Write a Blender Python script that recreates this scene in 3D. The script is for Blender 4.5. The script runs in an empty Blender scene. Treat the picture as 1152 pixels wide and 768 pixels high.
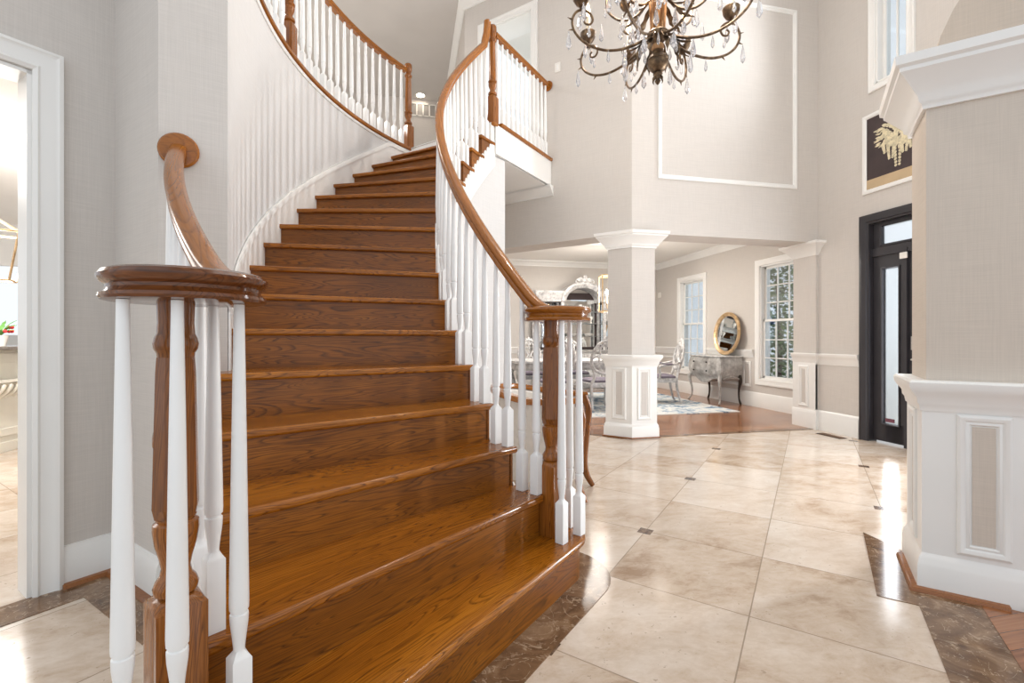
import bpy, bmesh, math, random
from mathutils import Matrix, Vector
random.seed(7)
SC = bpy.context.scene
COL = SC.collection
PI = math.pi
S2 = math.sqrt(0.5)
# ------------------------------------------------------------------ camera frame (the house axes are the world axes)
YAW = math.radians(12.33); CY_, SY_ = math.cos(YAW), math.sin(YAW)
EYE = 1.15; FOC = 524.0; VH = 380.4
def W(X, Y):
    return (X*CY_ + Y*SY_, -X*SY_ + Y*CY_)

# ------------------------------------------------------------------ mesh collector
WM = {}
class G:
    def __init__(s, M=None):
        s.v = []; s.f = []; s.M = M.copy() if M else Matrix(); s.al = None
    def add(s, vs, fs):
        b = len(s.v)
        s.v += [s.M @ Vector(p) for p in vs]
        s.f += [tuple(i + b for i in f) for f in fs]
        return s
    def box(s, x0, x1, y0, y1, z0, z1):
        return s.prism([(x0, y0), (x1, y0), (x1, y1), (x0, y1)], z0, z1)
    def prism(s, poly, z0, z1):
        n = len(poly)
        vs = [(p[0], p[1], z0) for p in poly] + [(p[0], p[1], z1) for p in poly]
        fs = [tuple(range(n))[::-1], tuple(range(n, 2*n))] + [(i, (i+1) % n, (i+1) % n + n, i + n) for i in range(n)]
        return s.add(vs, fs)
    def rings(s, rings, closed=True, caps=True, loop=False):
        n = len(rings[0]); vs = [p for r in rings for p in r]; fs = []
        m = len(rings)
        for k in range(m if loop else m-1):
            a = k*n; b = ((k+1) % m)*n
            for i in range(n if closed else n-1):
                j = (i+1) % n
                fs.append((a+i, a+j, b+j, b+i))
        if caps and not loop:
            fs.append(tuple(range(n))[::-1]); fs.append(tuple(range((m-1)*n, m*n)))
        return s.add(vs, fs)
    def lathe(s, prof, seg=16, o=(0, 0, 0), fl=None):
        R = []
        for r, z in prof:
            r = max(r, 1e-4)
            R.append([(o[0]+r*math.cos(2*PI*i/seg), o[1]+r*math.sin(2*PI*i/seg), o[2]+z) for i in range(seg)])
        return s.rings(R)
    def mixed(s, prof, seg=16, o=(0, 0, 0), rot=0):
        # prof rows: (half size, z, squareness 0 round .. 1 square)
        R = []
        for r, z, q in prof:
            ring = []
            for i in range(seg):
                a = 2*PI*i/seg + rot + PI/4
                al = (a - rot)
                c, d = math.cos(al), math.sin(al)
                m = max(abs(c), abs(d))
                k = r*((1-q) + q/m)
                ring.append((o[0]+k*math.cos(a), o[1]+k*math.sin(a), o[2]+z))
            R.append(ring)
        return s.rings(R)
    def tube(s, pts, r, seg=8, closed=False):
        pts = [Vector(p) for p in pts]; n = len(pts)
        rad = r if isinstance(r, (list, tuple)) else [r]*n
        R = []; up = None
        for i, p in enumerate(pts):
            if closed: t = pts[(i+1) % n] - pts[i-1]
            else: t = pts[min(i+1, n-1)] - pts[max(i-1, 0)]
            t.normalize()
            if up is None:
                up = Vector((0, 0, 1)) if abs(t.z) < .9 else Vector((1, 0, 0))
            sd = t.cross(up)
            if sd.length < 1e-5: sd = t.orthogonal()
            sd.normalize(); up = sd.cross(t).normalized()
            R.append([p + sd*(rad[i]*math.cos(2*PI*k/seg)) + up*(rad[i]*math.sin(2*PI*k/seg)) for k in range(seg)])
        return s.rings(R, loop=closed)
    def rail(s, pts, prof, caps=True):
        # profile (side, up); side stays horizontal
        pts = [Vector(p) for p in pts]; n = len(pts); R = []; last = None
        if not s.v: s.al = []
        run_ = 0
        for i, p in enumerate(pts):
            t = (pts[min(i+1, n-1)] - pts[max(i-1, 0)]).normalized()
            h = Vector((t.x, t.y, 0))
            if h.length > .02: last = Vector((h.y, -h.x, 0)).normalized()
            sd = last; up = sd.cross(t).normalized()
            if i: run_ += (pts[i]-pts[i-1]).length
            if s.al is not None: s.al += [(run_, a, b) for a, b in prof]
            R.append([p + sd*a + up*b for a, b in prof])
        return s.rings(R, caps=caps)
    def loft(s, poly, prof, caps=True):
        return s.rings([[(p[0], p[1], z) for p in offs(poly, d)] for d, z in prof], caps=caps)
    def frame(s, x0, x1, z0, z1, prof, ysign=-1):
        # picture-frame moulding in the local XZ plane; profile (inset, height towards the viewer = -Y)
        R = []
        for a, b in prof:
            y = ysign*b
            R.append([(x0+a, y, z0+a), (x1-a, y, z0+a), (x1-a, y, z1-a), (x0+a, y, z1-a)])
        return s.rings(R, caps=False)
    def run(s, path, prof, z=0, caps=True):
        # moulding along an open horizontal path; profile (out to the right-hand side of travel, height)
        n = len(path); R = []
        P = [Vector((p[0], p[1])) for p in path]
        for i in range(n):
            d0 = (P[i]-P[i-1]).normalized() if i > 0 else None
            d1 = (P[i+1]-P[i]).normalized() if i < n-1 else None
            if d0 is None: d0 = d1
            if d1 is None: d1 = d0
            n0 = Vector((d0.y, -d0.x)); n1 = Vector((d1.y, -d1.x))
            m = (n0+n1).normalized(); k = 1/max(.3, m.dot(n0))
            R.append([(P[i].x+m.x*k*a, P[i].y+m.y*k*a, z+b) for a, b in prof])
        return s.rings(R, caps=caps)
    def ball(s, c, r, seg=12, rg=8):
        if not isinstance(r, (list, tuple)): r = (r, r, r)
        R = []
        for k in range(rg+1):
            ph = -PI/2 + PI*k/rg
            cr = max(math.cos(ph), 1e-3)
            R.append([(c[0]+r[0]*cr*math.cos(2*PI*i/seg), c[1]+r[1]*cr*math.sin(2*PI*i/seg), c[2]+r[2]*math.sin(ph)) for i in range(seg)])
        return s.rings(R)

def offs(poly, d):
    n = len(poly); out = []
    P = [Vector((p[0], p[1])) for p in poly]
    for i in range(n):
        d0 = (P[i]-P[i-1]).normalized(); d1 = (P[(i+1) % n]-P[i]).normalized()
        n0 = Vector((d0.y, -d0.x)); n1 = Vector((d1.y, -d1.x))
        m = n0+n1
        if m.length < 1e-6: m = n0
        m.normalize(); k = 1/max(.3, m.dot(n0))
        out.append((P[i].x+m.x*k*d, P[i].y+m.y*k*d))
    return out

def F(o, xd=(1, 0), z=None):
    # local frame: X along xd, Z up, Y behind (away from a viewer who sees X run to the right)
    o = Vector(o) if len(o) == 3 else Vector((o[0], o[1], z or 0))
    x = Vector((xd[0], xd[1], 0)).normalized(); y = Vector((-x.y, x.x, 0))
    return Matrix(((x.x, y.x, 0, o.x), (x.y, y.y, 0, o.y), (0, 0, 1, o.z), (0, 0, 0, 1)))
def RZ(o, a): return F(o, (math.cos(a), math.sin(a)))

def place(o, parent, M):
    WM[o] = M
    COL.objects.link(o)
    if parent:
        o.parent = parent; o.matrix_basis = WM[parent].inverted() @ M
    else:
        o.matrix_basis = M
    return o
def tag(o, label=None, cat=None, group=None, kind=None):
    for k, v in (('label', label), ('category', cat), ('group', group), ('kind', kind)):
        if v: o[k] = v
    return o
def empty(name, M, label=None, cat=None, group=None, kind=None, parent=None):
    o = bpy.data.objects.new(name, None); o.empty_display_size = .1
    place(o, parent, M); return tag(o, label, cat, group, kind)
def mk_mesh(g, name, mat, inv, smooth=40):
    me = bpy.data.meshes.new(name)
    me.from_pydata([inv @ v for v in g.v], [], g.f)
    bm = bmesh.new(); bm.from_mesh(me)
    bmesh.ops.remove_doubles(bm, verts=bm.verts, dist=1e-6)
    bmesh.ops.recalc_face_normals(bm, faces=bm.faces)
    bm.to_mesh(me); bm.free()
    if mat: me.materials.append(mat)
    if g.al and len(g.al) == len(me.vertices):
        at_ = me.attributes.new('along', 'FLOAT_VECTOR', 'POINT')
        at_.data.foreach_set('vector', [c for t in g.al for c in t])
    if smooth:
        me.polygons.foreach_set('use_smooth', [True]*len(me.polygons))
        me.set_sharp_from_angle(angle=math.radians(smooth))
    me.update(); return me
def build(g, name, mat, parent=None, frame=None, smooth=40, bevel=0, seg=2):
    M = frame if frame is not None else (WM[parent] if parent else Matrix())
    o = bpy.data.objects.new(name, mk_mesh(g, name, mat, M.inverted(), smooth))
    place(o, parent, M)
    if bevel:
        b = o.modifiers.new('edge', 'BEVEL'); b.width = bevel; b.segments = seg; b.limit_method = 'ANGLE'; b.angle_limit = math.radians(40)
    return o
def struct(o, label=None): return tag(o, label, None, None, 'structure')
def inst(me, name, parent, M):
    return place(bpy.data.objects.new(name, me), parent, M)
def copy_tree(o, M, parent=None, label=None):
    c = o.copy(); COL.objects.link(c); WM[c] = M
    c.parent = parent
    c.matrix_basis = (WM[parent].inverted() @ M) if parent else M
    if label: c['label'] = label
    for ch in [k for k in bpy.data.objects if k.parent == o]:
        copy_tree(ch, M @ WM[o].inverted() @ WM[ch], c)
    return c

# ------------------------------------------------------------------ materials
def lin(r, g=None, b=None):
    f = lambda c: (c/255/12.92) if c/255 <= .04045 else ((c/255+.055)/1.055)**2.4
    return (f(r), f(g), f(b), 1)
class N:
    def __init__(s, name):
        s.m = bpy.data.materials.new(name); s.m.use_nodes = True
        s.t = s.m.node_tree; s.t.nodes.clear()
        s.out = s.n('ShaderNodeOutputMaterial'); s.b = s.n('ShaderNodeBsdfPrincipled')
        s.l(s.b.outputs[0], s.out.inputs[0])
    def n(s, t, **k):
        x = s.t.nodes.new(t)
        for a, v in k.items(): setattr(x, a, v)
        return x
    def l(s, a, b): s.t.links.new(a, b)
    def math(s, op, a, b=None, c=None):
        x = s.n('ShaderNodeMath', operation=op)
        for i, v in enumerate((a, b, c)):
            if v is None: continue
            if isinstance(v, (int, float)): x.inputs[i].default_value = v
            else: s.l(v, x.inputs[i])
        return x.outputs[0]
    def mix(s, fac, a, b, blend='MIX'):
        x = s.n('ShaderNodeMix', data_type='RGBA', blend_type=blend)
        for i, v in ((0, fac), (6, a), (7, b)):
            if isinstance(v, (int, float, tuple)): x.inputs[i].default_value = v
            else: s.l(v, x.inputs[i])
        return x.outputs[2]
    def ramp(s, fac, stops):
        x = s.n('ShaderNodeValToRGB'); e = x.color_ramp.elements
        while len(e) < len(stops): e.new(.5)
        for i, (p, c) in enumerate(stops): e[i].position = p; e[i].color = c
        s.l(fac, x.inputs[0]); return x.outputs[0]
    def map(s, vec, scale=(1, 1, 1), loc=(0, 0, 0), rot=(0, 0, 0)):
        x = s.n('ShaderNodeMapping'); s.l(vec, x.inputs[0])
        x.inputs['Scale'].default_value = scale; x.inputs['Location'].default_value = loc; x.inputs['Rotation'].default_value = rot
        return x.outputs[0]
    def noise(s, vec, scale, detail=4, rough=.5, dist=0):
        x = s.n('ShaderNodeTexNoise'); s.l(vec, x.inputs['Vector'])
        x.inputs['Scale'].default_value = scale; x.inputs['Detail'].default_value = detail
        x.inputs['Roughness'].default_value = rough; x.inputs['Distortion'].default_value = dist
        return x.outputs['Fac']
    def obj(s): return s.n('ShaderNodeTexCoord').outputs['Object']
    def pos(s): return s.n('ShaderNodeNewGeometry').outputs['Position']
    def set(s, col=None, rough=None, metal=None, spec=None, coat=None, bump=None, bs=.1, bd=.01):
        if col is not None:
            if isinstance(col, tuple): s.b.inputs['Base Color'].default_value = col
            else: s.l(col, s.b.inputs['Base Color'])
        if rough is not None:
            if isinstance(rough, (int, float)): s.b.inputs['Roughness'].default_value = rough
            else: s.l(rough, s.b.inputs['Roughness'])
        if metal is not None: s.b.inputs['Metallic'].default_value = metal
        if spec is not None: s.b.inputs['Specular IOR Level'].default_value = spec
        if coat is not None: s.b.inputs['Coat Weight'].default_value = coat; s.b.inputs['Coat Roughness'].default_value = .08
        if bump is not None:
            x = s.n('ShaderNodeBump'); x.inputs['Strength'].default_value = bs; x.inputs['Distance'].default_value = bd
            s.l(bump, x.inputs['Height']); s.l(x.outputs[0], s.b.inputs['Normal'])
        return s.m
def plain(name, col, rough=.5, metal=0, vary=.06, scale=6, spec=None):
    m = N(name); o = m.obj(); nz = m.noise(o, scale)
    hi = tuple(min(1, c*(1+vary)) for c in col[:3])+(1,); lo = tuple(c*(1-vary) for c in col[:3])+(1,)
    return m.set(m.ramp(nz, [(.3, lo), (.7, hi)]), rough, metal, spec)
def glow(name, col, strength):
    m = N(name); m.b.inputs['Base Color'].default_value = col
    m.b.inputs['Emission Color'].default_value = col; m.b.inputs['Emission Strength'].default_value = strength
    return m.m
def wall_mat(name, col):
    m = N(name); p = m.pos()
    a = m.noise(m.map(p, (6, 6, 260)), 1, 2); b = m.noise(m.map(p, (260, 260, 5)), 1, 2)
    w = m.math('ADD', a, b)
    lo = tuple(c*.95 for c in col[:3])+(1,); hi = tuple(min(1, c*1.05) for c in col[:3])+(1,)
    return m.set(m.ramp(m.math('MULTIPLY', w, .5), [(.35, lo), (.65, hi)]), .75, spec=.25, bump=w, bs=.08, bd=.002)
def wood_mat(name, axis, dark, mid, light, rough=.22, gs=1.0, coat=.2, attr=None):
    m = N(name)
    if attr: o = m.n('ShaderNodeAttribute', attribute_name=attr).outputs['Vector']
    else: o = m.obj()
    ri = m.n('ShaderNodeObjectInfo').outputs['Random']
    sh = m.n('ShaderNodeVectorMath', operation='ADD'); cm = m.n('ShaderNodeCombineXYZ')
    for i in range(3): m.l(m.math('MULTIPLY', ri, 7.3*(i+1)), cm.inputs[i])
    m.l(o, sh.inputs[0]); m.l(cm.outputs[0], sh.inputs[1]); o = sh.outputs[0]
    big = [9*gs]*3; big[axis] = .85*gs
    fine = [230*gs]*3; fine[axis] = 6*gs
    n1 = m.noise(m.map(o, tuple(big)), 1, 2, .5, .5)
    r = m.math('FRACT', m.math('MULTIPLY', n1, 32.0))
    n2 = m.noise(m.map(o, tuple(fine)), 1, 3, .65)
    tone = m.noise(m.map(o, tuple([4*gs if i != axis else .6*gs for i in range(3)])), 1, 3)
    c = m.ramp(m.math('ADD', m.math('MULTIPLY', tone, .55), m.math('MULTIPLY', n2, .45)), [(.34, tuple(.55*a+.45*b for a, b in zip(mid, dark))), (.5, mid), (.68, light)])
    line = m.ramp(r, [(0, (0, 0, 0, 1)), (.52, (.06, .06, .06, 1)), (.86, (1, 1, 1, 1)), (1, (0, 0, 0, 1))])
    msk = m.ramp(n2, [(.36, (.15, .15, .15, 1)), (.6, (1, 1, 1, 1))])
    f = m.math('MULTIPLY', m.math('MULTIPLY', line, msk), .92)
    pore = m.ramp(n2, [(.3, (1, 1, 1, 1)), (.42, (0, 0, 0, 1))])
    c = m.mix(f, c, dark); c = m.mix(m.math('MULTIPLY', pore, .5), c, dark)
    return m.set(c, rough, coat=coat, spec=.4, bump=n2, bs=.04, bd=.002)
WALL = wall_mat('greige_wallpaper', lin(209, 203, 197))
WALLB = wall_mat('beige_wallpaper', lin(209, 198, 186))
WALLSH = wall_mat('shaded_arch_wallpaper', lin(184, 172, 160))  # shade on the arch wall, put into its wallpaper colour
WALLW = wall_mat('pale_stair_wallpaper', lin(217, 216, 215))
TRIM = plain('white_trim_paint', lin(240, 239, 236), .32, vary=.02, scale=3)
BAL = plain('white_baluster_paint', lin(242, 242, 241), .28, vary=.02, scale=3)
CEIL = plain('ceiling_paint', lin(238, 235, 230), .8, vary=.02, scale=2)
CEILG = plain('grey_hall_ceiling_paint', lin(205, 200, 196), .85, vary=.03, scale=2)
OAKX = wood_mat('oak_tread', 0, lin(66, 33, 7), lin(153, 89, 17), lin(188, 119, 33), .25, coat=.14)
OAKR = wood_mat('oak_riser', 0, lin(54, 26, 5), lin(138, 80, 17), lin(172, 107, 31), .3, coat=.06)
OAKZ = wood_mat('oak_newel', 2, lin(80, 42, 12), lin(138, 80, 26), lin(172, 106, 42), .2)
OAKH = wood_mat('oak_handrail', 0, lin(112, 62, 18), lin(154, 92, 28), lin(180, 113, 40), .2, .5)
OAKL = wood_mat('oak_handrail_along', 0, lin(112, 62, 18), lin(154, 92, 28), lin(180, 113, 40), .2, .8, attr='along')
OAKD = wood_mat('dark_oak_volute', 0, lin(66, 34, 14), lin(104, 58, 26), lin(130, 76, 36), .14, .6)
SHOE = wood_mat('oak_shoe_moulding', 0, lin(110, 62, 26), lin(150, 92, 44), lin(172, 112, 60), .3)
def floorwood():
    m = N('strip_oak_floor'); p = m.pos()
    sx = m.n('ShaderNodeSeparateXYZ'); m.l(p, sx.inputs[0])
    row = m.math('FLOOR', m.math('DIVIDE', sx.outputs[1], .085))
    wn = m.n('ShaderNodeTexWhiteNoise', noise_dimensions='1D'); m.l(row, wn.inputs['W'])
    col = m.math('FLOOR', m.math('ADD', m.math('DIVIDE', sx.outputs[0], 1.1), m.math('MULTIPLY', wn.outputs[0], 5)))
    w2 = m.n('ShaderNodeTexWhiteNoise', noise_dimensions='2D'); cb = m.n('ShaderNodeCombineXYZ'); m.l(row, cb.inputs[0]); m.l(col, cb.inputs[1]); m.l(cb.outputs[0], w2.inputs['Vector'])
    g = m.noise(m.map(p, (3, 60, 1)), 1, 4)
    t = m.math('ADD', m.math('MULTIPLY', g, .6), m.math('MULTIPLY', w2.outputs[0], .4))
    c = m.ramp(t, [(.2, lin(112, 66, 38)), (.5, lin(156, 102, 64)), (.85, lin(186, 134, 94))])
    e = m.math('LESS_THAN', m.math('FRACT', m.math('DIVIDE', sx.outputs[1], .085)), .03)
    return m.set(m.mix(e, c, lin(70, 38, 20)), .22, coat=.3)
FLOORW = floorwood()
def travertine():
    m = N('polished_travertine'); p = m.pos()
    sx = m.n('ShaderNodeSeparateXYZ'); m.l(p, sx.inputs[0])
    d = m.math('DIVIDE', m.math('ADD', m.math('SUBTRACT', sx.outputs[0], sx.outputs[1]), .303), .871)
    s = m.math('DIVIDE', m.math('SUBTRACT', m.math('ADD', sx.outputs[0], sx.outputs[1]), 3.915), .871)
    cb = m.n('ShaderNodeCombineXYZ'); m.l(m.math('FLOOR', d), cb.inputs[0]); m.l(m.math('FLOOR', s), cb.inputs[1])
    wn = m.n('ShaderNodeTexWhiteNoise', noise_dimensions='3D'); m.l(cb.outputs[0], wn.inputs['Vector'])
    off = m.n('ShaderNodeVectorMath', operation='MULTIPLY_ADD'); m.l(wn.outputs['Color'], off.inputs[0]); off.inputs[1].default_value = (30, 30, 30); m.l(p, off.inputs[2])
    v = m.map(off.outputs[0], (1, 1.7, 1), rot=(0, 0, .6))
    n1 = m.noise(v, 2.4, 9, .66, .5); n2 = m.noise(v, 11, 7, .72, .5); n3 = m.noise(off.outputs[0], 45, 3, .6)
    t = m.math('ADD', m.math('MULTIPLY', n1, .6), m.math('ADD', m.math('MULTIPLY', n2, .3), m.math('MULTIPLY', wn.outputs['Value'], .16)))
    c = m.ramp(t, [(.33, lin(156, 128, 102)), (.45, lin(198, 177, 156)), (.57, lin(215, 199, 183)), (.76, lin(232, 223, 213))])
    pit = m.math('MULTIPLY', m.math('GREATER_THAN', n3, .66), m.math('GREATER_THAN', n2, .52))
    c = m.mix(m.math('MULTIPLY', pit, .55), c, lin(150, 128, 104))
    def dist(x): # distance to nearest line, in tiles
        return m.math('ABSOLUTE', m.math('SUBTRACT', x, m.math('ROUND', x)))
    dd, ds = dist(d), dist(s)
    gr = m.math('MAXIMUM', m.math('LESS_THAN', dd, .0042), m.math('LESS_THAN', ds, .0042))
    c = m.mix(m.math('MULTIPLY', gr, .75), c, lin(140, 122, 102))
    def par(x, odd):
        h = m.math('DIVIDE', m.math('ADD', x, odd), 2)
        return m.math('ABSOLUTE', m.math('SUBTRACT', h, m.math('ROUND', h)))
    dot = m.math('MULTIPLY', m.math('LESS_THAN', par(d, 1), .032), m.math('LESS_THAN', par(s, 0), .032))
    em = m.ramp(m.noise(p, 30, 5, .7), [(.35, lin(70, 50, 38)), (.65, lin(130, 104, 84))])
    c = m.mix(dot, c, em)
    r = m.math('ADD', .06, m.math('MULTIPLY', n2, .18))
    return m.set(c, r, spec=.6, bump=m.math('SUBTRACT', n1, m.math('MULTIPLY', gr, .5)), bs=.04, bd=.004)
TRAV = travertine()
def emperador():
    m = N('dark_emperador_marble'); p = m.pos()
    n1 = m.noise(p, 7, 8, .65, .8)
    nn = m.noise(p, 24, 5, .7)
    c = m.ramp(n1, [(.3, lin(80, 57, 40)), (.5, lin(122, 93, 68)), (.72, lin(160, 132, 104))])
    n4 = m.noise(p, 5, 3, .5, 3.0)
    v = m.math('MULTIPLY', m.math('LESS_THAN', m.math('ABSOLUTE', m.math('SUBTRACT', n4, .5)), .012), m.math('GREATER_THAN', nn, .47))
    c = m.mix(m.math('MULTIPLY', m.math('GREATER_THAN', nn, .6), .35), c, lin(176, 152, 128))
    return m.set(m.mix(m.math('MULTIPLY', v, .5), c, lin(190, 168, 142)), .1, spec=.55)
EMP = emperador()
BLACK = plain('charcoal_door_paint', lin(52, 50, 54), .35, vary=.08)
DARKMETAL = plain('dark_iron', lin(60, 52, 46), .45, .6)
def antique(name, a, b, c, rough=.45, metal=.25, sc=14):
    m = N(name); o = m.obj(); n1 = m.noise(o, sc, 6, .65)
    return m.set(m.ramp(n1, [(.32, a), (.5, b), (.68, c)]), rough, metal)
SILV = antique('antiqued_silver_paint', lin(150, 148, 148), lin(200, 198, 197), lin(228, 226, 224), .45, .05)
SILVD = antique('worn_grey_silver_leaf', lin(140, 136, 132), lin(176, 172, 168), lin(206, 203, 200), .42, .05, 9)
BRONZE = antique('aged_bronze', lin(64, 50, 38), lin(104, 84, 64), lin(150, 126, 96), .4, .6, 30)
GOLDW = antique('gilded_amber_wood', lin(150, 104, 62), lin(192, 144, 98), lin(222, 184, 140), .35, .2, 20)
GOLD = antique('champagne_gold', lin(170, 138, 100), lin(204, 172, 130), lin(226, 200, 162), .35, .5, 12)
BRASS = plain('satin_brass', lin(190, 160, 110), .3, .9)
NICKEL = plain('satin_nickel', lin(200, 196, 190), .3, .9)
VELVET = plain('grey_violet_velvet', lin(120, 112, 124), .8, vary=.15)
LINEN = plain('beige_linen', lin(206, 198, 188), .85, vary=.06, scale=30)
CUSHW = plain('white_cushion_fabric', lin(228, 222, 214), .85, vary=.04)
TAN = plain('tan_band', lin(196, 172, 138), .7)
PAINTD = plain('dark_brown_canvas', lin(66, 54, 54), .7, vary=.2, scale=4)
CREAM = plain('cream_petals', lin(214, 203, 172), .7, vary=.25, scale=40)
WAX = plain('ivory_candle', lin(236, 222, 196), .5, vary=.03)
BULB = glow('lit_candle_bulb', lin(255, 214, 160), 14)
BULBW = glow('lit_recessed_bulb', lin(255, 240, 220), 30)
def glass(name, tint=(1, 1, 1, 1), gloss=.12):
    m = N(name); m.t.nodes.remove(m.b)
    tr = m.n('ShaderNodeBsdfTransparent'); tr.inputs[0].default_value = tint
    gl = m.n('ShaderNodeBsdfGlossy'); gl.inputs['Roughness'].default_value = .03
    fr = m.n('ShaderNodeFresnel'); fr.inputs[0].default_value = 1.45
    mx = m.n('ShaderNodeMixShader'); m.l(m.math('ADD', m.math('MULTIPLY', fr.outputs[0], .45), gloss*.1), mx.inputs[0])
    m.l(tr.outputs[0], mx.inputs[1]); m.l(gl.outputs[0], mx.inputs[2]); m.l(mx.outputs[0], m.out.inputs[0])
    return m.m
PANE = glass('window_glass', (.95, .98, 1, 1))
CRYS = N('cut_crystal'); CRYS.b.inputs['Transmission Weight'].default_value = .75; CRYS.b.inputs['IOR'].default_value = 1.5
CRYS = CRYS.set((.96, .96, .98, 1), .03)
FROST = N('frosted_glass'); FROST.b.inputs['Transmission Weight'].default_value = 1.0
FROST = FROST.set((.97, .99, 1, 1), .35)
MIRR = plain('mirror_silver', lin(225, 228, 228), .03, 1, 0)
RED = plain('red_petals', lin(200, 50, 50), .6)
GREENP = plain('green_leaves', lin(90, 140, 60), .6, vary=.3)
BLUEG = plain('cobalt_blue_glass', lin(30, 40, 150), .15)
PLATE = plain('white_plastic', lin(236, 232, 226), .4, vary=.02)
GREYST = plain('grey_granite', lin(120, 112, 106), .2, vary=.3, scale=60)
KWHITE = plain('cream_cabinet_paint', lin(238, 235, 224), .45, vary=.03)
def rugmat():
    m = N('blue_white_rug'); p = m.obj()
    n1 = m.noise(p, 2.6, 5, .65, 1.4); n2 = m.noise(p, 9, 3, .6, .8)
    t = m.math('ADD', m.math('MULTIPLY', n1, .65), m.math('MULTIPLY', n2, .35))
    return m.set(m.ramp(t, [(.4, lin(96, 124, 150)), (.47, lin(168, 184, 198)), (.52, lin(226, 226, 222)), (.7, lin(214, 214, 212))]), .95, bump=n2, bs=.2)
RUG = rugmat()
def leafmat():
    m = N('tree_leaves'); p = m.obj()
    return m.set(m.ramp(m.noise(p, 5, 4), [(.3, lin(40, 70, 24)), (.6, lin(92, 128, 48)), (.8, lin(150, 176, 84))]), .7)
LEAF = leafmat(); BARK = plain('bark', lin(96, 80, 64), .9)
GROUND = plain('brightened_ground', lin(222, 219, 212), .9, vary=.08)  # outdoor ground made pale to brighten what shows through the door glass
# ------------------------------------------------------------------ geometry helpers for the staircase circle
SCX, SCY = 1.4042, 3.7425
T0, DT, RISE = -1.0768, .0981, .1997
Z2 = 17*RISE
def th(n): return T0 + DT*n
def SP(n, R):
    a = th(n); return W(SCX - R*math.cos(a), SCY + R*math.sin(a))
def SPt(n, R, off):
    a = th(n); return W(SCX - R*math.cos(a) + off*math.sin(a), SCY + R*math.sin(a) + off*math.cos(a))
def arange(a, b, k): return [a + (b-a)*i/k for i in range(k+1)]
def hit(u, v, nx, ny, d):
    a = (u-576)/FOC
    dx, dy = W(a, 1)
    t = d/(nx*dx + ny*dy)
    return (dx*t, dy*t, EYE + t*(VH-v)/FOC)
def arcwall(n0, n1, R0, R1, zlo, zhi, k=40):
    g = G(); R = []
    for n in arange(n0, n1, k):
        a, b = SP(n, R0), SP(n, R1); lo, hi = zlo(n), zhi(n)
        R.append([(a[0], a[1], lo), (b[0], b[1], lo), (b[0], b[1], hi), (a[0], a[1], hi)])
    return g.rings(R)
def wallbox(L, z0, z1, th_, holes=()):
    # local: X along, Y away; list of holes (s0, s1, zb, zt)
    g = G()
    xs = sorted({0, L, *[h[0] for h in holes], *[h[1] for h in holes]}); zs = sorted({z0, z1, *[h[2] for h in holes], *[h[3] for h in holes]})
    for i in range(len(xs)-1):
        for j in range(len(zs)-1):
            cx, cz = (xs[i]+xs[i+1])/2, (zs[j]+zs[j+1])/2
            if any(h[0] < cx < h[1] and h[2] < cz < h[3] for h in holes): continue
            g.box(xs[i], xs[i+1], 0, th_, zs[j], zs[j+1])
    return g
def at(g, M): g.v = [M @ v for v in g.v]; return g
BASEP = [(0, 0), (.02, 0), (.02, .135), (.017, .145), (.017, .155), (.011, .168), (.008, .186), (0, .19)]
BASET = [(0, 0), (.022, 0), (.022, .2), (.018, .21), (.016, .225), (.01, .24), (0, .25)]
SHOEP = [(0, 0), (.03, 0), (.028, .012), (.021, .02), (0, .022)]
RAILP = [(0, .82), (.008, .82), (.012, .845), (.02, .86), (.022, .89), (.035, .91), (.045, .93), (.047, .952), (.04, .96), (0, .96)]
CROWNP = [(0, 0), (.012, 0), (.016, .02), (.03, .03), (.04, .055), (.075, .095), (.085, .1), (.09, .125), (0, .125)]
FRAMEP = [(0, 0), (0, .012), (.008, .018), (.018, .018), (.026, .008), (.036, .012), (.042, .006), (.046, 0)]
CASEP = [(0, 0), (0, .024), (.016, .03), (.03, .022), (.075, .018), (.086, .024), (.095, .016), (.095, 0)]

# ------------------------------------------------------------------ floors
struct(build(G().box(-9, 5.7, -2.2, 10.1, -.15, 0), 'floor', TRAV))
struct(build(G().prism([(5.0, 5.02), (5.65, 5.1), (5.65, 9.95), (-2.5, 9.95), (-2.5, 9.92), (2.4, 5.02)], 0, .006), 'floor_dining', FLOORW))
struct(build(G().prism([(2.405, 1.535), (1.1, .23), (1.8, -1.4), (4.6, -1.0), (4.6, 1.2), (2.9, 2.0)], 0, .006), 'floor_side', FLOORW))
struct(build(G().prism([(2.62, 2.25), (2.036, 1.684), (2.1375, 1.5825), (1.1, .545), (1.1, .23), (2.405, 1.535), (2.3, 1.685), (2.6, 2.0)], 0, .003), 'trim_1', EMP), 'dark marble floor border around the pier')
struct(build(G().prism([(-3.2, .92), (-1.435, 2.685), (-1.03, 2.28), (-.98, 2.0), (-1.415, 2.425), (-3.2, .64)], 0, .003), 'trim_2', EMP), 'dark marble floor border along the walls by the doorway')

# ------------------------------------------------------------------ walls
def wall(name, o, xd, L, z0, z1, t=.14, holes=(), mat=None, M=None):
    M = F((o[0], o[1], 0), xd)
    return struct(build(at(wallbox(L, z0, z1, t, holes), M), name, mat or WALL, frame=M)), M
KX, KY = -1.435, 2.685
W1O = (KX-2.2*S2, KY-2.2*S2)
w1, M1 = wall('wall_doorway', W1O, (1, 1), 2.2, 0, 3.07, .14, [(.9, 1.905, -1, 2.335)])
w2, M2 = wall('wall_left', (KX, KY), (1, -1), .5, 0, 3.07)
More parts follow.
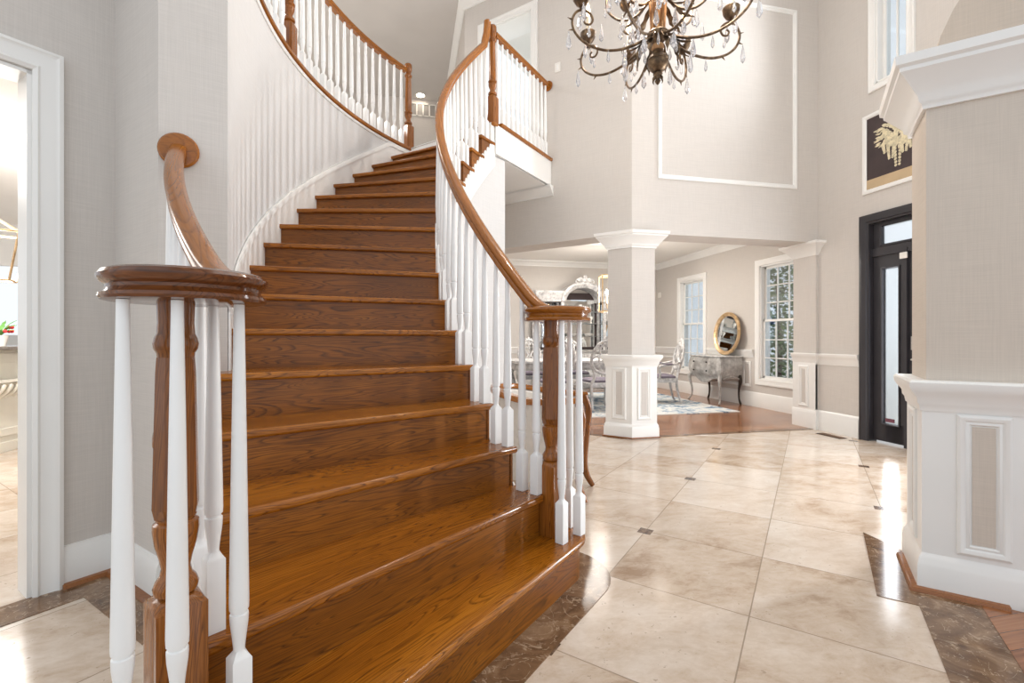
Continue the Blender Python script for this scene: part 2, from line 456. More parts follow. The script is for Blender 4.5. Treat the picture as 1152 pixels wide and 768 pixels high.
# curved stair wall, outer side; its end face looks at the camera
o = struct(build(arcwall(5.66, 18.2, 3.15, 3.41, lambda n: 0, lambda n: Z2-.03, 90), 'wall_stair', WALLW, smooth=30))
o.data.materials.append(WALL)
for pg in o.data.polygons:
    cc = [o.data.vertices[i].co for i in pg.vertices]
    if all((Vector(SP(5.66, 3.28))-Vector((v.x, v.y))).length < .2 and abs((Vector((v.x, v.y))-Vector(W(SCX, SCY))).length-3.28) < .2 for v in cc) and abs(pg.normal.z) < .1 and max(v.z for v in cc)-min(v.z for v in cc) > 2 and abs(pg.normal.xy.dot((Vector(SP(5.66, 3.28))-Vector(W(SCX, SCY))).normalized())) < .3: pg.material_index = 1
# wall under the inner side of the stair
struct(build(arcwall(3.0, 18.3, 1.966, 2.08, lambda n: 0, lambda n: min(Z2-.33, RISE*(n-1)-.125), 120), 'wall_under_stair', WALLW, smooth=30))
# foyer upper walls on the header beams
CR = (2.48, 4.92)
wp, MP = wall('wall_panel', CR, (1, 0), 2.55, 2.36, 6.2, .35, mat=WALL)
LUP = 2.43
wa, MA = wall('wall_angle', (CR[0]-LUP*S2, CR[1]+LUP*S2), (1, -1), LUP, 2.36, 6.2, .35, [(.34, 1.1, Z2, Z2+2.02)])
wd, MD = wall('wall_front_door', (5.03, 4.92), (0, -1), 4.2, 0, 6.2, .2, [(.575, 2.75, -1, 2.53), (.75, 1.09, 3.96, 5.5)])
struct(build(G().box(4.995, 5.66, 4.92, 5.27, 0, 2.36), 'wall_pilaster', WALL))
# dining room
ww, MW = wall('wall_dining_windows', (5.65, 9.95), (0, -1), 4.7, 0, 2.87, .18, [(.99, 1.79, .5, 2.34), (3.31, 4.11, .48, 2.34)])
wb, MB_ = wall('wall_dining_back', (-2.5, 9.95), (1, 0), 8.2, 0, 2.87, .12)
struct(build(G().prism([(2.7, 5.25), (5.7, 5.25), (5.7, 10), (-2.5, 10), (-2.5, 7), (.95, 7)], 2.87, 2.93), 'ceiling_dining', CEIL))
struct(build(at(G().run([(-2.5, 9.95), (5.65, 9.95), (5.65, 5.27)], CROWNP, 2.745), Matrix()), 'trim_3', TRIM), 'white crown moulding of the dining room')
g = G().run([(-2.5, 9.95), (5.65, 9.95), (5.65, 5.27)], BASET)
struct(build(g, 'baseboard_dining', TRIM))
g = G().run([(5.65, 8.02), (5.65, 6.78)], RAILP); g.run([(-2.5, 9.95), (5.65, 9.95), (5.65, 9.1)], RAILP)
struct(build(g, 'trim_4', TRIM), 'white chair rail of the dining room')
g = G(MW)
g.frame(2.02, 2.86, .33, .76, FRAMEP); g.frame(2.9, 3.1, .33, .76, FRAMEP); g.frame(.1, .8, .33, .76, FRAMEP)
struct(build(g, 'trim_5', TRIM), 'white wainscot panel mouldings beside the dining windows')
# upstairs hall
arc = [SP(n, 3.16) for n in arange(5.66, 17, 30)]
NW = SP(17.25, 1.97)
kk = (7.4 - NW[0] - NW[1])/2
RE = (NW[0]+kk, NW[1]+kk)
slab = arc + [SP(17, 1.95), SP(17.25, 1.945), (RE[0], RE[1]), (.78, 6.62), (.78, 9.55), (-4.2, 9.55), (-4.2, arc[0][1])]
struct(build(G().prism(slab, Z2-.32, Z2-.004), 'floor_hall', TRIM))
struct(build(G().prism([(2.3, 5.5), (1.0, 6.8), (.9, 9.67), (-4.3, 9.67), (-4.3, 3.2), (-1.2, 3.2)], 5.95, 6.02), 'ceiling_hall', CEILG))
wall('wall_hall_side', (.76, 9.55), (0, -1), 2.9, Z2, 5.95, .12)
wall('wall_hall_back', (-4.2, 9.55), (1, 0), 4.96, Z2, 5.95, .12, mat=WALL)
wall('wall_hall_left', (-4.2, 2.6), (0, 1), 6.95, Z2, 5.95, .12, mat=WALL)
struct(build(G().run([(.76, 9.55), (.76, 6.64), (1.9, 5.5)], CROWNP, 5.825), 'trim_6', TRIM), 'white crown moulding of the upstairs hall')
# room behind the upstairs doorway
Mr = F((CR[0]-LUP*S2 + 2.0, CR[1]+LUP*S2 + 2.0, 0), (1, -1))
struct(build(at(wallbox(3.2, Z2, 6.0, .1), Mr @ Matrix.Translation((-.6, 0, 0))), 'wall_bedroom', CEIL))
struct(build(at(G().box(-.2, 2.6, -2.45, .1, 5.94, 6.0), Mr), 'ceiling_bedroom', CEIL))
struct(build(at(G().box(-.2, 2.6, -2.45, .1, Z2-.1, Z2), Mr), 'floor_bedroom', CEIL))
g = G(MA @ Matrix.Translation((0, 0, Z2))); g.frame(.245, 1.195, -.1, 2.115, CASEP)
o = struct(build(g, 'door_1', TRIM), 'white casing of the upstairs doorway')
g = G(MA @ Matrix.Translation((0, 0, Z2)))
for x0, x1, z0, z1 in ((.341, .353, 0, 2.019), (1.087, 1.099, 0, 2.019), (.341, 1.099, 2.006, 2.019)): g.box(x0, x1, -.005, .35, z0, z1)
build(g, 'jamb', TRIM, o)
# crown under the hall floor on the angled wall
g = G(MA); g.run([(-.3, 0), (1.42, 0)], CROWNP, Z2-.32-.125)
struct(build(g, 'trim_7', TRIM), 'white crown moulding under the upstairs hall floor')
# upper panel moulding
x0, _, zb = hit(740, 200.5, 0, 1, 4.92); x1, _, zt = hit(896, 12.5, 0, 1, 4.92)
g = G(MP); g.frame(x0-CR[0], x1-CR[0], zb, zt, [(0, 0), (0, .014), (.012, .022), (.026, .02), (.034, .008), (.048, .01), (.055, 0)])
struct(build(g, 'trim_8', TRIM), 'large white picture moulding on the upper wall')
# baseboards and shoes of the foyer
g = G().run([(KX-.295*S2+.1*S2, KY-.195*S2), (KX, KY), (-1.06, 2.31)], BASEP)
o = struct(build(g, 'baseboard_left', TRIM)); build(G().run([(KX-.2*S2, KY-.2*S2), (KX, KY), (-1.06, 2.31)], [(.02+a, b) for a, b in SHOEP]), 'shoe_moulding', SHOE, o)
g = G().run([(5.03, 4.915), (5.03, 4.36)], BASET); struct(build(g, 'baseboard_front', TRIM))
g = G().run([(5.03, 4.9), (5.03, 4.36)], RAILP); struct(build(g, 'trim_9', TRIM), 'white chair rail beside the front door')

# ------------------------------------------------------------------ column, pilaster and pier
def pedestal(poly, name, crown_z=(2.2, 2.4), base_h=.19, chk=True):
    root = struct(empty(name, F((poly[0][0], poly[0][1], 0))))
    build(G().prism(poly, .95, crown_z[0]+.05), 'shaft', WALL, root)
    build(G().prism(offs(poly, .018), .1, .9), 'pedestal', TRIM, root)
    build(G().loft(poly, [(0, 0), (.036, 0), (.036, .118), (.032, .128), (.03, .148), (.022, .162), (.018, .172)]), 'base_moulding', TRIM, root)
    build(G().loft(poly, [(.018, .82), (.024, .82), (.028, .845), (.036, .858), (.038, .88), (.055, .905), (.066, .925), (.068, .95), (.06, .96), (0, .96)]), 'chair_rail', TRIM, root)
    z0, z1 = crown_z; h = (z1-z0)/.2
    build(G().loft(poly, [(0, z0), (.014, z0), (.018, z0+.02*h), (.03, z0+.03*h), (.034, z0+.05*h), (.05, z0+.07*h), (.1, z0+.135*h), (.106, z0+.14*h), (.108, z0+.155*h), (.122, z0+.165*h), (.126, z0+.2*h), (0, z0+.2*h)]), 'capital', TRIM, root)
    return root
cpoly = [CR, (2.77, 4.92), (2.77, 5.27), (2.625, 5.27), (2.522, 5.373), (2.275, 5.125)]
col = pedestal(cpoly, 'column', (2.19, 2.372))
def facepanel(p, xd, x0, x1, z0, z1, parent, off=.018, inner=WALL):
    M = F((p[0], p[1], 0), xd) @ Matrix.Translation((0, -off, 0))
    g = G(M); g.frame(x0, x1, z0, z1, [(0, 0), (0, .008), (.01, .014), (.022, .012), (.03, .004), (.04, .008), (.046, .001)])
    build(g, 'panel_moulding', TRIM, parent)
    g = G(M); g.box(x0+.05, x1-.05, -.002, 0, z0+.05, z1-.05); build(g, 'panel_field', inner, parent)
facepanel(CR, (1, 0),   .06, .23, .215, .81, col)
facepanel((2.275, 5.125), (1, -1),   .06, .23, .215, .81, col)
build(G().prism(offs(cpoly, .05), .006, .018), 'shoe_moulding', SHOE, col)
struct(build(G().prism([(1.5, 5.92), (2.35, 4.93), (4.99, 4.93), (4.99, 5.02), (2.4, 5.02), (1.5, 5.92)][:5]+[(1.5, 5.92)][:0]+[(1.55, 5.87)], 0, .005), 'trim_10', EMP), 'dark marble threshold strip at the dining room')
# pilaster trim
plp = [(4.995, 4.92), (5.04, 4.92), (5.04, 5.27), (4.995, 5.27)]
g = G().run([(4.995, 5.27), (4.995, 4.92), (5.03, 4.92)], BASET); pb = struct(build(g, 'trim_11', TRIM), 'white panelled pilaster at the end of the beam')
build(G().run([(4.995, 5.27), (4.995, 4.92), (5.03, 4.92)], RAILP), 'chair_rail', TRIM, pb)
build(G().box(4.984, 5.02, 4.92, 5.27, .2, .85), 'pedestal', TRIM, pb)
build(G().loft([(5.0, 4.92), (5.2, 4.92), (5.2, 5.27), (5.0, 5.27)], [(0, 2.2), (.014, 2.2), (.018, 2.22), (.034, 2.24), (.05, 2.265), (.1, 2.32), (.122, 2.335), (.126, 2.365), (0, 2.365)]), 'capital', TRIM, pb)
facepanel((4.984, 5.27), (0, -1), .1, .25, .27, .8, pb, 0)
# pier
B_ = (2.316, 1.685)
ppoly = [B_, (B_[0]+.5*S2, B_[1]-.5*S2), (B_[0]+.85*S2, B_[1]-.15*S2), (B_[0]+.35*S2, B_[1]+.35*S2)]
pier = pedestal(ppoly, 'column', (2.2, 2.42))
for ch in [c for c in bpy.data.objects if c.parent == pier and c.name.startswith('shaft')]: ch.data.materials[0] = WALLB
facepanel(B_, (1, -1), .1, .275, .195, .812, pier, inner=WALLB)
facepanel((B_[0]+.35*S2, B_[1]+.35*S2), (-1, -1), .09, .26, .195, .812, pier, inner=WALL)
g = G().run([(B_[0]+.35*S2, B_[1]+.35*S2), B_, (B_[0]+.185, B_[1]-.185)], [(.036+a, b) for a, b in SHOEP]); build(g, 'shoe_moulding', SHOE, pier)
g = G().run([(B_[0]+.225, B_[1]-.225), (B_[0]+.3, B_[1]-.3)], [(.036+a, b+.006) for a, b in SHOEP]); build(g, 'shoe_moulding', SHOE, pier)
# arched wall that rises above the pier's cornice
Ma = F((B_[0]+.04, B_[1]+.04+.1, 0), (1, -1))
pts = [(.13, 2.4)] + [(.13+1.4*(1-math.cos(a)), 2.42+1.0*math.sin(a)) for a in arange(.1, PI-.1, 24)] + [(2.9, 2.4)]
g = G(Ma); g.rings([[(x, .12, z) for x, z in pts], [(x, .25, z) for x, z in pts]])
struct(build(g, 'wall_arch', WALLSH))

# ------------------------------------------------------------------ windows and doors
def sash_window(name, M, x0, x1, z0, z1, cols, ru, rl, label, casew=.1):
    root = struct(empty(name, M @ Matrix.Translation(((x0+x1)/2, 0, z0))), label)
    sc = casew/.095
    g = G(M); g.frame(x0-casew, x1+casew, z0-casew, z1+casew, [(a*sc, b) for a, b in CASEP])
    build(g, 'casing', TRIM, root)
    g = G(M)
    for a in ((x0, x0+.02, z0, z1), (x1-.02, x1, z0, z1), (x0, x1, z0, z0+.02), (x0, x1, z1-.02, z1)): g.box(a[0], a[1], -.002, .17, a[2], a[3])
    build(g, 'jamb', TRIM, root)
    zm = (z0*.97+z1*1.03)/2 if rl else z0
    for (a, b, rows, yy) in (((zm-.02, z1-.02, ru, .07),) + (((z0+.02, zm+.02, rl, .04),) if rl else ())):
        g = G(M); xa, xb = x0+.02, x1-.02; f = .035
        g.box(xa, xa+f, yy, yy+.03, a, b); g.box(xb-f, xb, yy, yy+.03, a, b); g.box(xa, xb, yy, yy+.03, a, a+f); g.box(xa, xb, yy, yy+.03, b-f, b)
        for i in range(1, cols): x = xa+f+(xb-xa-2*f)*i/cols; g.box(x-.008, x+.008, yy+.004, yy+.024, a, b)
        for j in range(1, rows): z = a+f+(b-a-2*f)*j/rows; g.box(xa, xb, yy+.004, yy+.024, z-.008, z+.008)
        s = build(g, 'sash', TRIM, root)
        build(G(M).box(xa+f*.5, xb-f*.5, yy+.012, yy+.016, a+f*.5, b-f*.5), 'window_pane', PANE, s)
    return root
sash_window('window_1', MW, .99, 1.79, .5, 2.34, 3, 3, 3, 'far dining room sash window with grid panes')
sash_window('window_2', MW, 3.31, 4.11, .48, 2.34, 3, 3, 3, 'near dining room sash window with trees outside')
sash_window('window_3', MD, .75, 1.09, 3.96, 5.5, 2, 1, 0, 'tall narrow window high above the front door', .075)
# front door unit
dr = struct(empty('door_2', MD @ Matrix.Translation((.575, 0, 0))), 'charcoal front door with sidelights and transom')
g = G(MD); g.frame(.575, 2.75, -.12, 2.53, [(0, .0), (0, .03), (.02, .036), (.04, .03), (.075, .026), (.085, .012), (.1, .012), (.1, -.1)])
build(g, 'door_frame', BLACK, dr)
g = G(MD); g.box(.67, 2.66, .03, .13, 2.06, 2.15)
for x in (1.03, 2.24): g.box(x, x+.03, .02, .13, 0, 2.1)
build(g, 'mullion', BLACK, dr)
def lite(x0, x1, z0, z1, gx0, gx1, gz0, gz1, nm):
    g = wallbox(x1-x0, z0, z1, .045, [(gx0-x0, gx1-x0, gz0, gz1)])
    o = build(at(g, MD @ Matrix.Translation((x0, .05, 0))), nm, BLACK, dr)
    g = G(MD @ Matrix.Translation((0, .05, 0))); g.frame(gx0-.02, gx1+.02, gz0-.02, gz1+.02, [(0, 0), (0, .01), (.012, .012), (.022, 0)])
    build(g, 'bead', BLACK, o)
    build(G(MD).box(gx0, gx1, .068, .074, gz0, gz1), 'door_glass', FROST, o)
    return o
sl = lite(.68, 1.03, .02, 2.06, .785, .95, .22, 1.91, 'sidelight')
build(G(MD).box(.8, .9, .062, .067, .235, .275), 'sticker', plain('maroon_sticker', lin(120, 70, 84), .5), sl)
lite(2.27, 2.65, .02, 2.06, 2.38, 2.545, .22, 1.91, 'sidelight')
lite(.68, 2.65, 2.15, 2.44, .77, 2.56, 2.185, 2.385, 'transom')
leaf = lite(1.065, 2.235, .02, 2.06, 1.3, 2.0, .95, 1.85, 'door_leaf')
g = G(MD @ Matrix.Translation((0, .05, 0))); g.frame(1.28, 2.02, .2, .8, [(0, 0), (0, .012), (.02, .016), (.05, .002)]); build(g, 'panel_moulding', BLACK, leaf)
g = G(MD); g.box(1.09, 1.16, .035, .05, 1.03, 1.17); g.ball((1.125, .03, 1.1), (.022, .02, .022)); build(g, 'deadbolt', NICKEL, leaf)
g = G(MD); g.box(1.1, 1.15, .038, .05, .86, .97); g.tube([(1.125, .05, .93), (1.125, 0, .93), (1.16, -.008, .935), (1.24, -.004, .92)], .011); build(g, 'handle', NICKEL, leaf)
tag(build(G(MD).box(1.0, 1.075, .0, .016, 1.985, 2.05), 'door_sensor', PLATE, bevel=.004), 'small white alarm contact at the top of the charcoal front door', 'sensor')
# left doorway casing
cas = struct(empty('door_3', M1 @ Matrix.Translation((1.4, 0, 0))), 'white cased opening to the kitchen')
g = G(M1); g.frame(.8, 2.005, -.12, 2.44, [(0, 0), (0, .03), (.015, .036), (.03, .026), (.075, .02), (.085, .027), (.1, .018), (.1, 0)]); build(g, 'casing', TRIM, cas)
g = G(M1); g.box(1.89, 1.905, -.004, .145, 0, 2.335); g.box(.9, .915, -.004, .145, 0, 2.335); g.box(.9, 1.905, -.004, .145, 2.32, 2.335); build(g, 'jamb', TRIM, cas)
# ------------------------------------------------------------------ staircase
RI, ROO, ROW = 1.935, 3.40, 3.146
NEND = 5.66
stair = empty('staircase', F(W(.2, 1.9), (1, 0), 0), 'sweeping curved staircase of glossy oak treads and risers with white scalloped stringer', 'staircase')
def rframe(n, R, z):
    a = th(n); d = W(-math.cos(a), math.sin(a)); p = SP(n, R)
    return F((p[0], p[1], z), d)
def ro(n): return ROO if n < NEND-.02 else ROW
# starting step with bullnose ends
ANG = th(2.0)
tdir = (math.sin(ANG), math.cos(ANG)); rdir = (-math.cos(ANG), math.sin(ANG))
def cam_at(C, a, b): return W(C[0]+rdir[0]*a+tdir[0]*b, C[1]+rdir[1]*a+tdir[1]*b)
CRc = (SCX-1.905*math.cos(ANG), SCY+1.905*math.sin(ANG)); CLc = (SCX-3.44*math.cos(ANG), SCY+3.44*math.sin(ANG))
def step_one(d):
    pts = []
    rr, rl = .165+d, .2+d
    for a in arange(-PI*.5, -PI*1.5, 18): pts.append(cam_at(CRc, math.cos(a)*rr, math.sin(a)*rr))
    for a in arange(PI*.5, -PI*.5, 18): pts.append(cam_at(CLc, .0+math.cos(a)*rl, -.1+math.sin(a)*rl))
    return pts[::-1]
def bevelled(o, w, s=3): return o
build(G().prism(step_one(0), RISE-.034, RISE), 'tread', OAKX, stair, rframe(1.6, 2.6, RISE), bevel=.012, seg=3)
build(G().prism(step_one(-.028), 0, RISE-.034), 'riser', OAKR, stair, rframe(1.3, 2.6, 0), bevel=.004)
build(G().loft(step_one(-.028), [(0, 0), (.016, 0), (.014, .012), (.008, .018), (0, .02)]), 'shoe_moulding', SHOE, stair)
struct(build(G().prism(step_one(.12), 0, .003), 'trim_12', EMP), 'dark marble floor border around the first step')
for n in range(2, 18):
    z = RISE*n
    nose = .03
    if n < 17:
        e = n+1.3
        pts = [SP(a, RI) for a in arange(n, e, 5)]
        if n == 2: pts = [SP(2, 1.962), SP(2.31, 1.962), SP(2.31, RI)] + pts[2:]
        k = 6
        outer = [(a, ro(a)) for a in arange(e, n, 12)]
        if n == 5: outer = [(6.3, ROW), (5.64, ROW), (5.64, ROO), (5.3, ROO), (5, ROO)]
        if n == 2: outer = [(a, R) for a, R in outer if a > 2.3] + [(2.26, ROO), (2.26, 3.38), (2, 3.38)]
        pts += [SP(a, R) for a, R in outer]
        build(G().prism(pts, z-.034, z), 'tread', OAKX, stair, rframe(n+.5, 2.5, z), bevel=.011, seg=3)
    else:
        pts = [SP(n, 1.91), SP(n+.4, 1.91), SP(n+.4, 3.112), SP(n, 3.112)]
        build(G().prism(pts, z-.034, z), 'landing_nosing', OAKX, stair, rframe(n+.2, 2.5, z), bevel=.011, seg=3)
    rin, rout = RI+(.022 if n > 2 else .03), (ROO-.03 if n <= 5 else ROW if n < 17 else 3.112)
    a, b = SPt(n, rin, .03), SPt(n, rout, .03); c, d = SPt(n, rout, .05), SPt(n, rin, .05)
    build(G().prism([a, b, c, d], z-RISE, z-.034), 'riser', OAKR, stair, rframe(n, 2.5, z))
    # oak cheek under the end of each tread on the inner side
    if n < 17:
        g = G(); R = []
        for q in arange(n+(.13 if n > 2 else .34), n+1.14, 5):
            p0, p1 = SP(q, RI+.016), SP(q, RI+.028); lo = RISE*(q-1)-.09; hi = z-.034
            R.append([(p0[0], p0[1], lo), (p1[0], p1[1], lo), (p1[0], p1[1], hi), (p0[0], p0[1], hi)])
        build(g.rings(R), 'tread_cheek', OAKR, stair, rframe(n+.5, RI, z) @ Matrix.Rotation(PI/2, 4, 'Z'))
# scalloped inner stringer
g = G(); R = []
for q in arange(2.4, 17.3, 15*32):
    p0, p1 = SP(q, RI+.006), SP(q, RI+.0155)
    ph = (q % .25)/.25
    sc = .042*abs(math.sin(PI*ph))
    hi = RISE*(q-1)-.035+sc-.02; lo = RISE*(q-1)-.30
    hi = min(hi, Z2-.05)
    R.append([(p0[0], p0[1], lo), (p1[0], p1[1], lo), (p1[0], p1[1], hi), (p0[0], p0[1], hi)])
build(g.rings(R), 'stringer', TRIM, stair, smooth=20)
# outer open stringer of the lowest steps
g = G(); R = []
for q in arange(2.35, NEND-.03, 24):
    p0, p1 = SP(q, ROO-.05), SP(q, ROO-.03); hi = RISE*math.floor(q+1e-6)-.036
    R.append([(p0[0], p0[1], 0), (p1[0], p1[1], 0), (p1[0], p1[1], hi), (p0[0], p0[1], hi)])
build(g.rings(R), 'outer_stringer', TRIM, stair, smooth=20)
# wall skirt with cap
g = G(); R = []
for q in arange(NEND+.03, 16.9, 60):
    p0, p1 = SP(q, 3.1475), SP(q, 3.138); hi = min(RISE*q+.135, Z2-.045); lo = RISE*(q-1)-.1
    R.append([(p0[0], p0[1], lo), (p1[0], p1[1], lo), (p1[0], p1[1], hi), (p0[0], p0[1], hi)])
build(g.rings(R), 'wall_skirt', TRIM, stair, smooth=40)
g = G(); pp = []
for q in arange(NEND+.03, 17.0, 60):
    p = SP(q, 3.137); pp.append((p[0], p[1], min(RISE*q+.14, Z2-.07)))
g.rail(pp, [(-.009, -.02), (.009, -.02), (.009, .008), (.004, .02), (-.009, .02)]); build(g, 'skirt_cap', TRIM, stair)

# ------------------------------------------------------------------ balusters, newels, rails
BALH = {}
def baluster_mesh(h):
    k = round(h, 2)
    if k not in BALH:
        p = [(.0215, 0, 1), (.0215, .183, 1), (.0185, .189, .8), (.0125, .202, 0), (.0128, .21, 0), (.0155, .235, 0), (.0195, .266, 0), (.0205, .284, 0), (.0202, .29, 0), (.0168, .292, 0), (.0168, .298, 0),
             (.0208, .30, 0), (.0215, .315, 0), (.0212, .34, 0), (.0165, .34+(k-.34)*.5, 0), (.0118, k-.03, 0), (.0116, k, 0)]
        g = G().mixed(p, 16)
        BALH[k] = mk_mesh(g, 'baluster', BAL, Matrix(), 35)
    return BALH[k]
def baluster(parent, xy, z, ztop, ang):
    return inst(baluster_mesh(ztop-z), 'baluster', parent, RZ((xy[0], xy[1], z), ang))
def newel(parent, xy, z, h, ang, kind):
    if kind == 'volute':
        p = [(.046, 0, 1), (.046, .335, 1), (.041, .35, .4), (.032, .356, 0), (.039, .362, 0), (.041, .374, 0), (.037, .388, 0), (.029, .4, 0), (.026, .418, 0), (.03, .44, 0), (.038, .475, 0), (.0415, .505, 0), (.041, .522, 0), (.034, .527, 0), (.037, .535, 0)]
        sh = [(.038, .535, 0), (.0425, .56, 0), (.0365, .87, 0), (.0345, .905, 0)]
        tp = [(.033, .905, 0), (.034, .915, 0), (.039, .925, 0), (.0405, .937, 0), (.038, .95, 0), (.034, .96, 0), (.0325, .985, 0), (.034, h, 0)]
    else:
        p = [(.046, 0, 1), (.046, .27, 1), (.04, .285, .4), (.033, .292, 0), (.045, .30, 0), (.047, .31, 0), (.043, .322, 0), (.031, .334, 0), (.028, .35, 0), (.04, .385, 0), (.044, .41, 0), (.036, .418, 0), (.045, .428, 0), (.046, .44, 0), (.038, .45, 0)]
        sh = [(.038, .45, 0), (.040, .48, 0), (.034, .82, 0), (.033, .85, 0)]
        tp = [(.033, .85, 0), (.042, .862, 0), (.044, .875, 0), (.035, .888, 0), (.032, .91, 0), (.042, .935, 0), (.044, .95, .0), (.044, h-.02, 0), (.036, h-.008, 0), (.02, h, 0)]
    if kind == 'volute': p, sh, tp = [[(r*1.1, zz, qq) for r, zz, qq in l_] for l_ in (p, sh, tp)]
    M = RZ((xy[0], xy[1], z), ang)
    o = build(G(M).mixed(p, 24), 'newel_post', OAKZ, parent, M, 35)
    build(G(M).mixed(sh, 8), 'shaft', OAKZ, o, M, 10)
    build(G(M).mixed(tp, 24), 'newel_cap', OAKZ, o, M, 35)
    return o
HP = [(-.021, -.031), (.021, -.031), (.025, -.026), (.025, -.018), (.019, -.008), (.03, .004), (.032, .014), (.027, .024), (.012, .031), (-.012, .031), (-.027, .024), (-.032, .014), (-.03, .004), (-.019, -.008), (-.025, -.018), (-.025, -.026)]
VP = [(.001, -.034), (.15, -.034), (.159, -.032), (.162, -.026), (.16, -.019), (.154, -.015), (.149, -.008), (.15, -.001), (.158, .005), (.164, .013), (.165, .021), (.16, .029), (.148, .034), (.001, .036)]
ZV, HR = 1.266, .855
N0 = (ZV-HR)/RISE
def railz(n):
    wd = .45
    if n <= N0-wd: return ZV
    if n < N0+wd: return ZV + RISE*(n-N0+wd)**2/(4*wd)
    return RISE*n + HR
def angn(n): 
    d = W(-math.cos(th(n)), math.sin(th(n))); return math.atan2(d[1], d[0])
RR = 1.965
# inner railing
ir = empty('stair_railing', F((*W(*CRc), RISE)), 'long curved oak handrail with white balusters on the open inner side of the stair', 'railing', 'stair railings')
path = [(*SP(n, RR), railz(n)) for n in arange(1.95, 16.45, 80)]
pe = SP(16.75, RR); zt = Z2+1.0
path += [(*SP(16.55, RR), railz(16.6)+.035), (*SP(16.68, RR), railz(16.7)+.09), (*SP(16.74, RR), railz(16.74)+.16), (*SP(16.76, RR), Z2+1.02)]
build(G().rail(path, HP), 'handrail', OAKL, ir, smooth=50)
cw = W(CRc[0]+.03, CRc[1]); build(G().lathe([(r, z+ZV) for r, z in VP], 40, (cw[0], cw[1], 0)), 'volute', OAKD if 0 else OAKH, ir, smooth=35)
newel(ir, W(*CRc), RISE+.001, ZV-.033-RISE, angn(2), 'volute')
newel(ir, NW, Z2+.001, 1.03, math.radians(45), 'landing')
for n in range(2, 17):
    for k in (.21, .68):
        if n == 16 and k > .6: pass
        q = n+k; baluster(ir, SP(q, 1.972), RISE*n+.001, railz(q)-.028, angn(q))
for dx, dy in ((.04, -.106), (.135, -.01), (.10, .085)):
    q = W(CRc[0]+dx, CRc[1]+dy); baluster(ir, q, RISE+.001, ZV-.031, angn(2))
# outer low railing to the wall end
orl = empty('stair_railing', F((*W(*CLc), RISE)), 'short oak handrail with large dark volute rising to a rosette on the wall end', 'railing', 'stair railings')
RL = 3.335
path = [(*SP(n, RL), railz(n)+.005) for n in arange(1.9, NEND-.06, 44)]
build(G().rail(path, HP), 'handrail', OAKL, orl, smooth=50)
cl = W(CLc[0]+.03, CLc[1]); build(G().lathe([(r, z+ZV) for r, z in VP], 48, (cl[0], cl[1], 0)), 'volute', OAKD, orl, smooth=35)
newel(orl, W(*CLc), RISE+.001, ZV-.033-RISE, angn(2), 'volute')
pr = SP(NEND-.03, RL); a = th(NEND); td = W(math.sin(a), math.cos(a))
Mro = F((pr[0], pr[1], railz(NEND)), (td[1], -td[0]))
g = G(Mro @ Matrix.Rotation(PI/2, 4, 'X')); g.lathe([(.001, -.006), (.074, -.006), (.078, .002), (.07, .012), (.05, .016), (.001, .016)], 28)
build(g, 'rosette', OAKH, orl, smooth=35)
for n in (2, 3, 4, 5):
    for k in (.17, .5, .83):
        q = n+k
        if q < NEND-.12: baluster(orl, SP(q, 3.345), RISE*n+.001, railz(q)-.026, angn(q))
for dx, dy in ((-.02, -.125), (.075, -.10), (.13, .03)):
    q = W(CLc[0]+dx, CLc[1]+dy); baluster(orl, q, RISE+.001, ZV-.031, angn(2))
# hall railing
hr = empty('hall_railing', F((NW[0]+.05, NW[1]+.05, Z2)), 'short straight oak railing with white balusters at the edge of the upstairs hall', 'railing')
L = kk/S2
Mh = F((NW[0], NW[1], Z2), (1, 1))
g = G(Mh); g.rail([(.045, 0, .955), (L-.03, 0, .955)], HP); build(g, 'handrail', OAKL, hr, smooth=50)
g = G(Mh @ Matrix.Translation((L-.004, 0, .955)) @ Matrix.Rotation(-PI/2, 4, 'Y')); g.lathe([(.001, 0), (.062, 0), (.066, .008), (.058, .02), (.001, .024)], 24); build(g, 'rosette', OAKH, hr)
for i in range(12):
    x = .09+(L-.17)*i/11; p = Mh @ Vector((x, 0, 0)); baluster(hr, p, Z2+.0275, Z2+.928, math.radians(45))
g = G(Mh); g.box(.08, L-.005, -.07, .05, -.012, .027); build(g, 'shoe_rail', OAKH, hr, bevel=.01)
g = G(Mh); g.box(.0, L-.004, -.045, -.036, -.32, -.012); struct(build(g, 'trim_13', TRIM), 'white fascia under the upstairs hall edge')
# balcony railing on the curved wall
br = empty('balcony_railing', F((*SP(17.05, 3.2), Z2)), 'curved oak balcony railing with white balusters above the striped stair wall', 'railing')
RB = 3.2
build(G().rail([(*SP(n, RB), Z2+.93) for n in arange(5.8, 16.95, 60)], HP), 'handrail', OAKL, br, smooth=50)
g = G(); R = []
for q in arange(5.7, 17.3, 70):
    p0, p1 = SP(q, 3.118), SP(q, 3.26); R.append([(p0[0], p0[1], Z2-.036), (p1[0], p1[1], Z2-.036), (p1[0], p1[1], Z2+.004), (p0[0], p0[1], Z2+.004)])
build(g.rings(R), 'floor_nosing', OAKH, br, bevel=.01)
newel(br, SP(17.1, RB), Z2+.005, 1.02, angn(17.1), 'landing')
newel(br, SP(11.0, RB), Z2+.005, 1.02, angn(11), 'landing')
for i in range(16): q = 11.0 + 6.1*(i+1)/17; baluster(br, SP(q, RB), Z2+.005, Z2+.902, angn(q))
for i in range(12): q = 11.0 - .37*(i+1); baluster(br, SP(q, RB), Z2+.005, Z2+.902, angn(q))
g = G(); pp = [(*SP(q, 3.146), Z2-.06) for q in arange(5.7, 17.0, 60)]
g.rail(pp, [(-.006, .0), (.006, .0), (.012, .015), (.012, .022), (-.006, .022)]); struct(build(g, 'trim_14', TRIM), 'white moulding under the balcony edge')
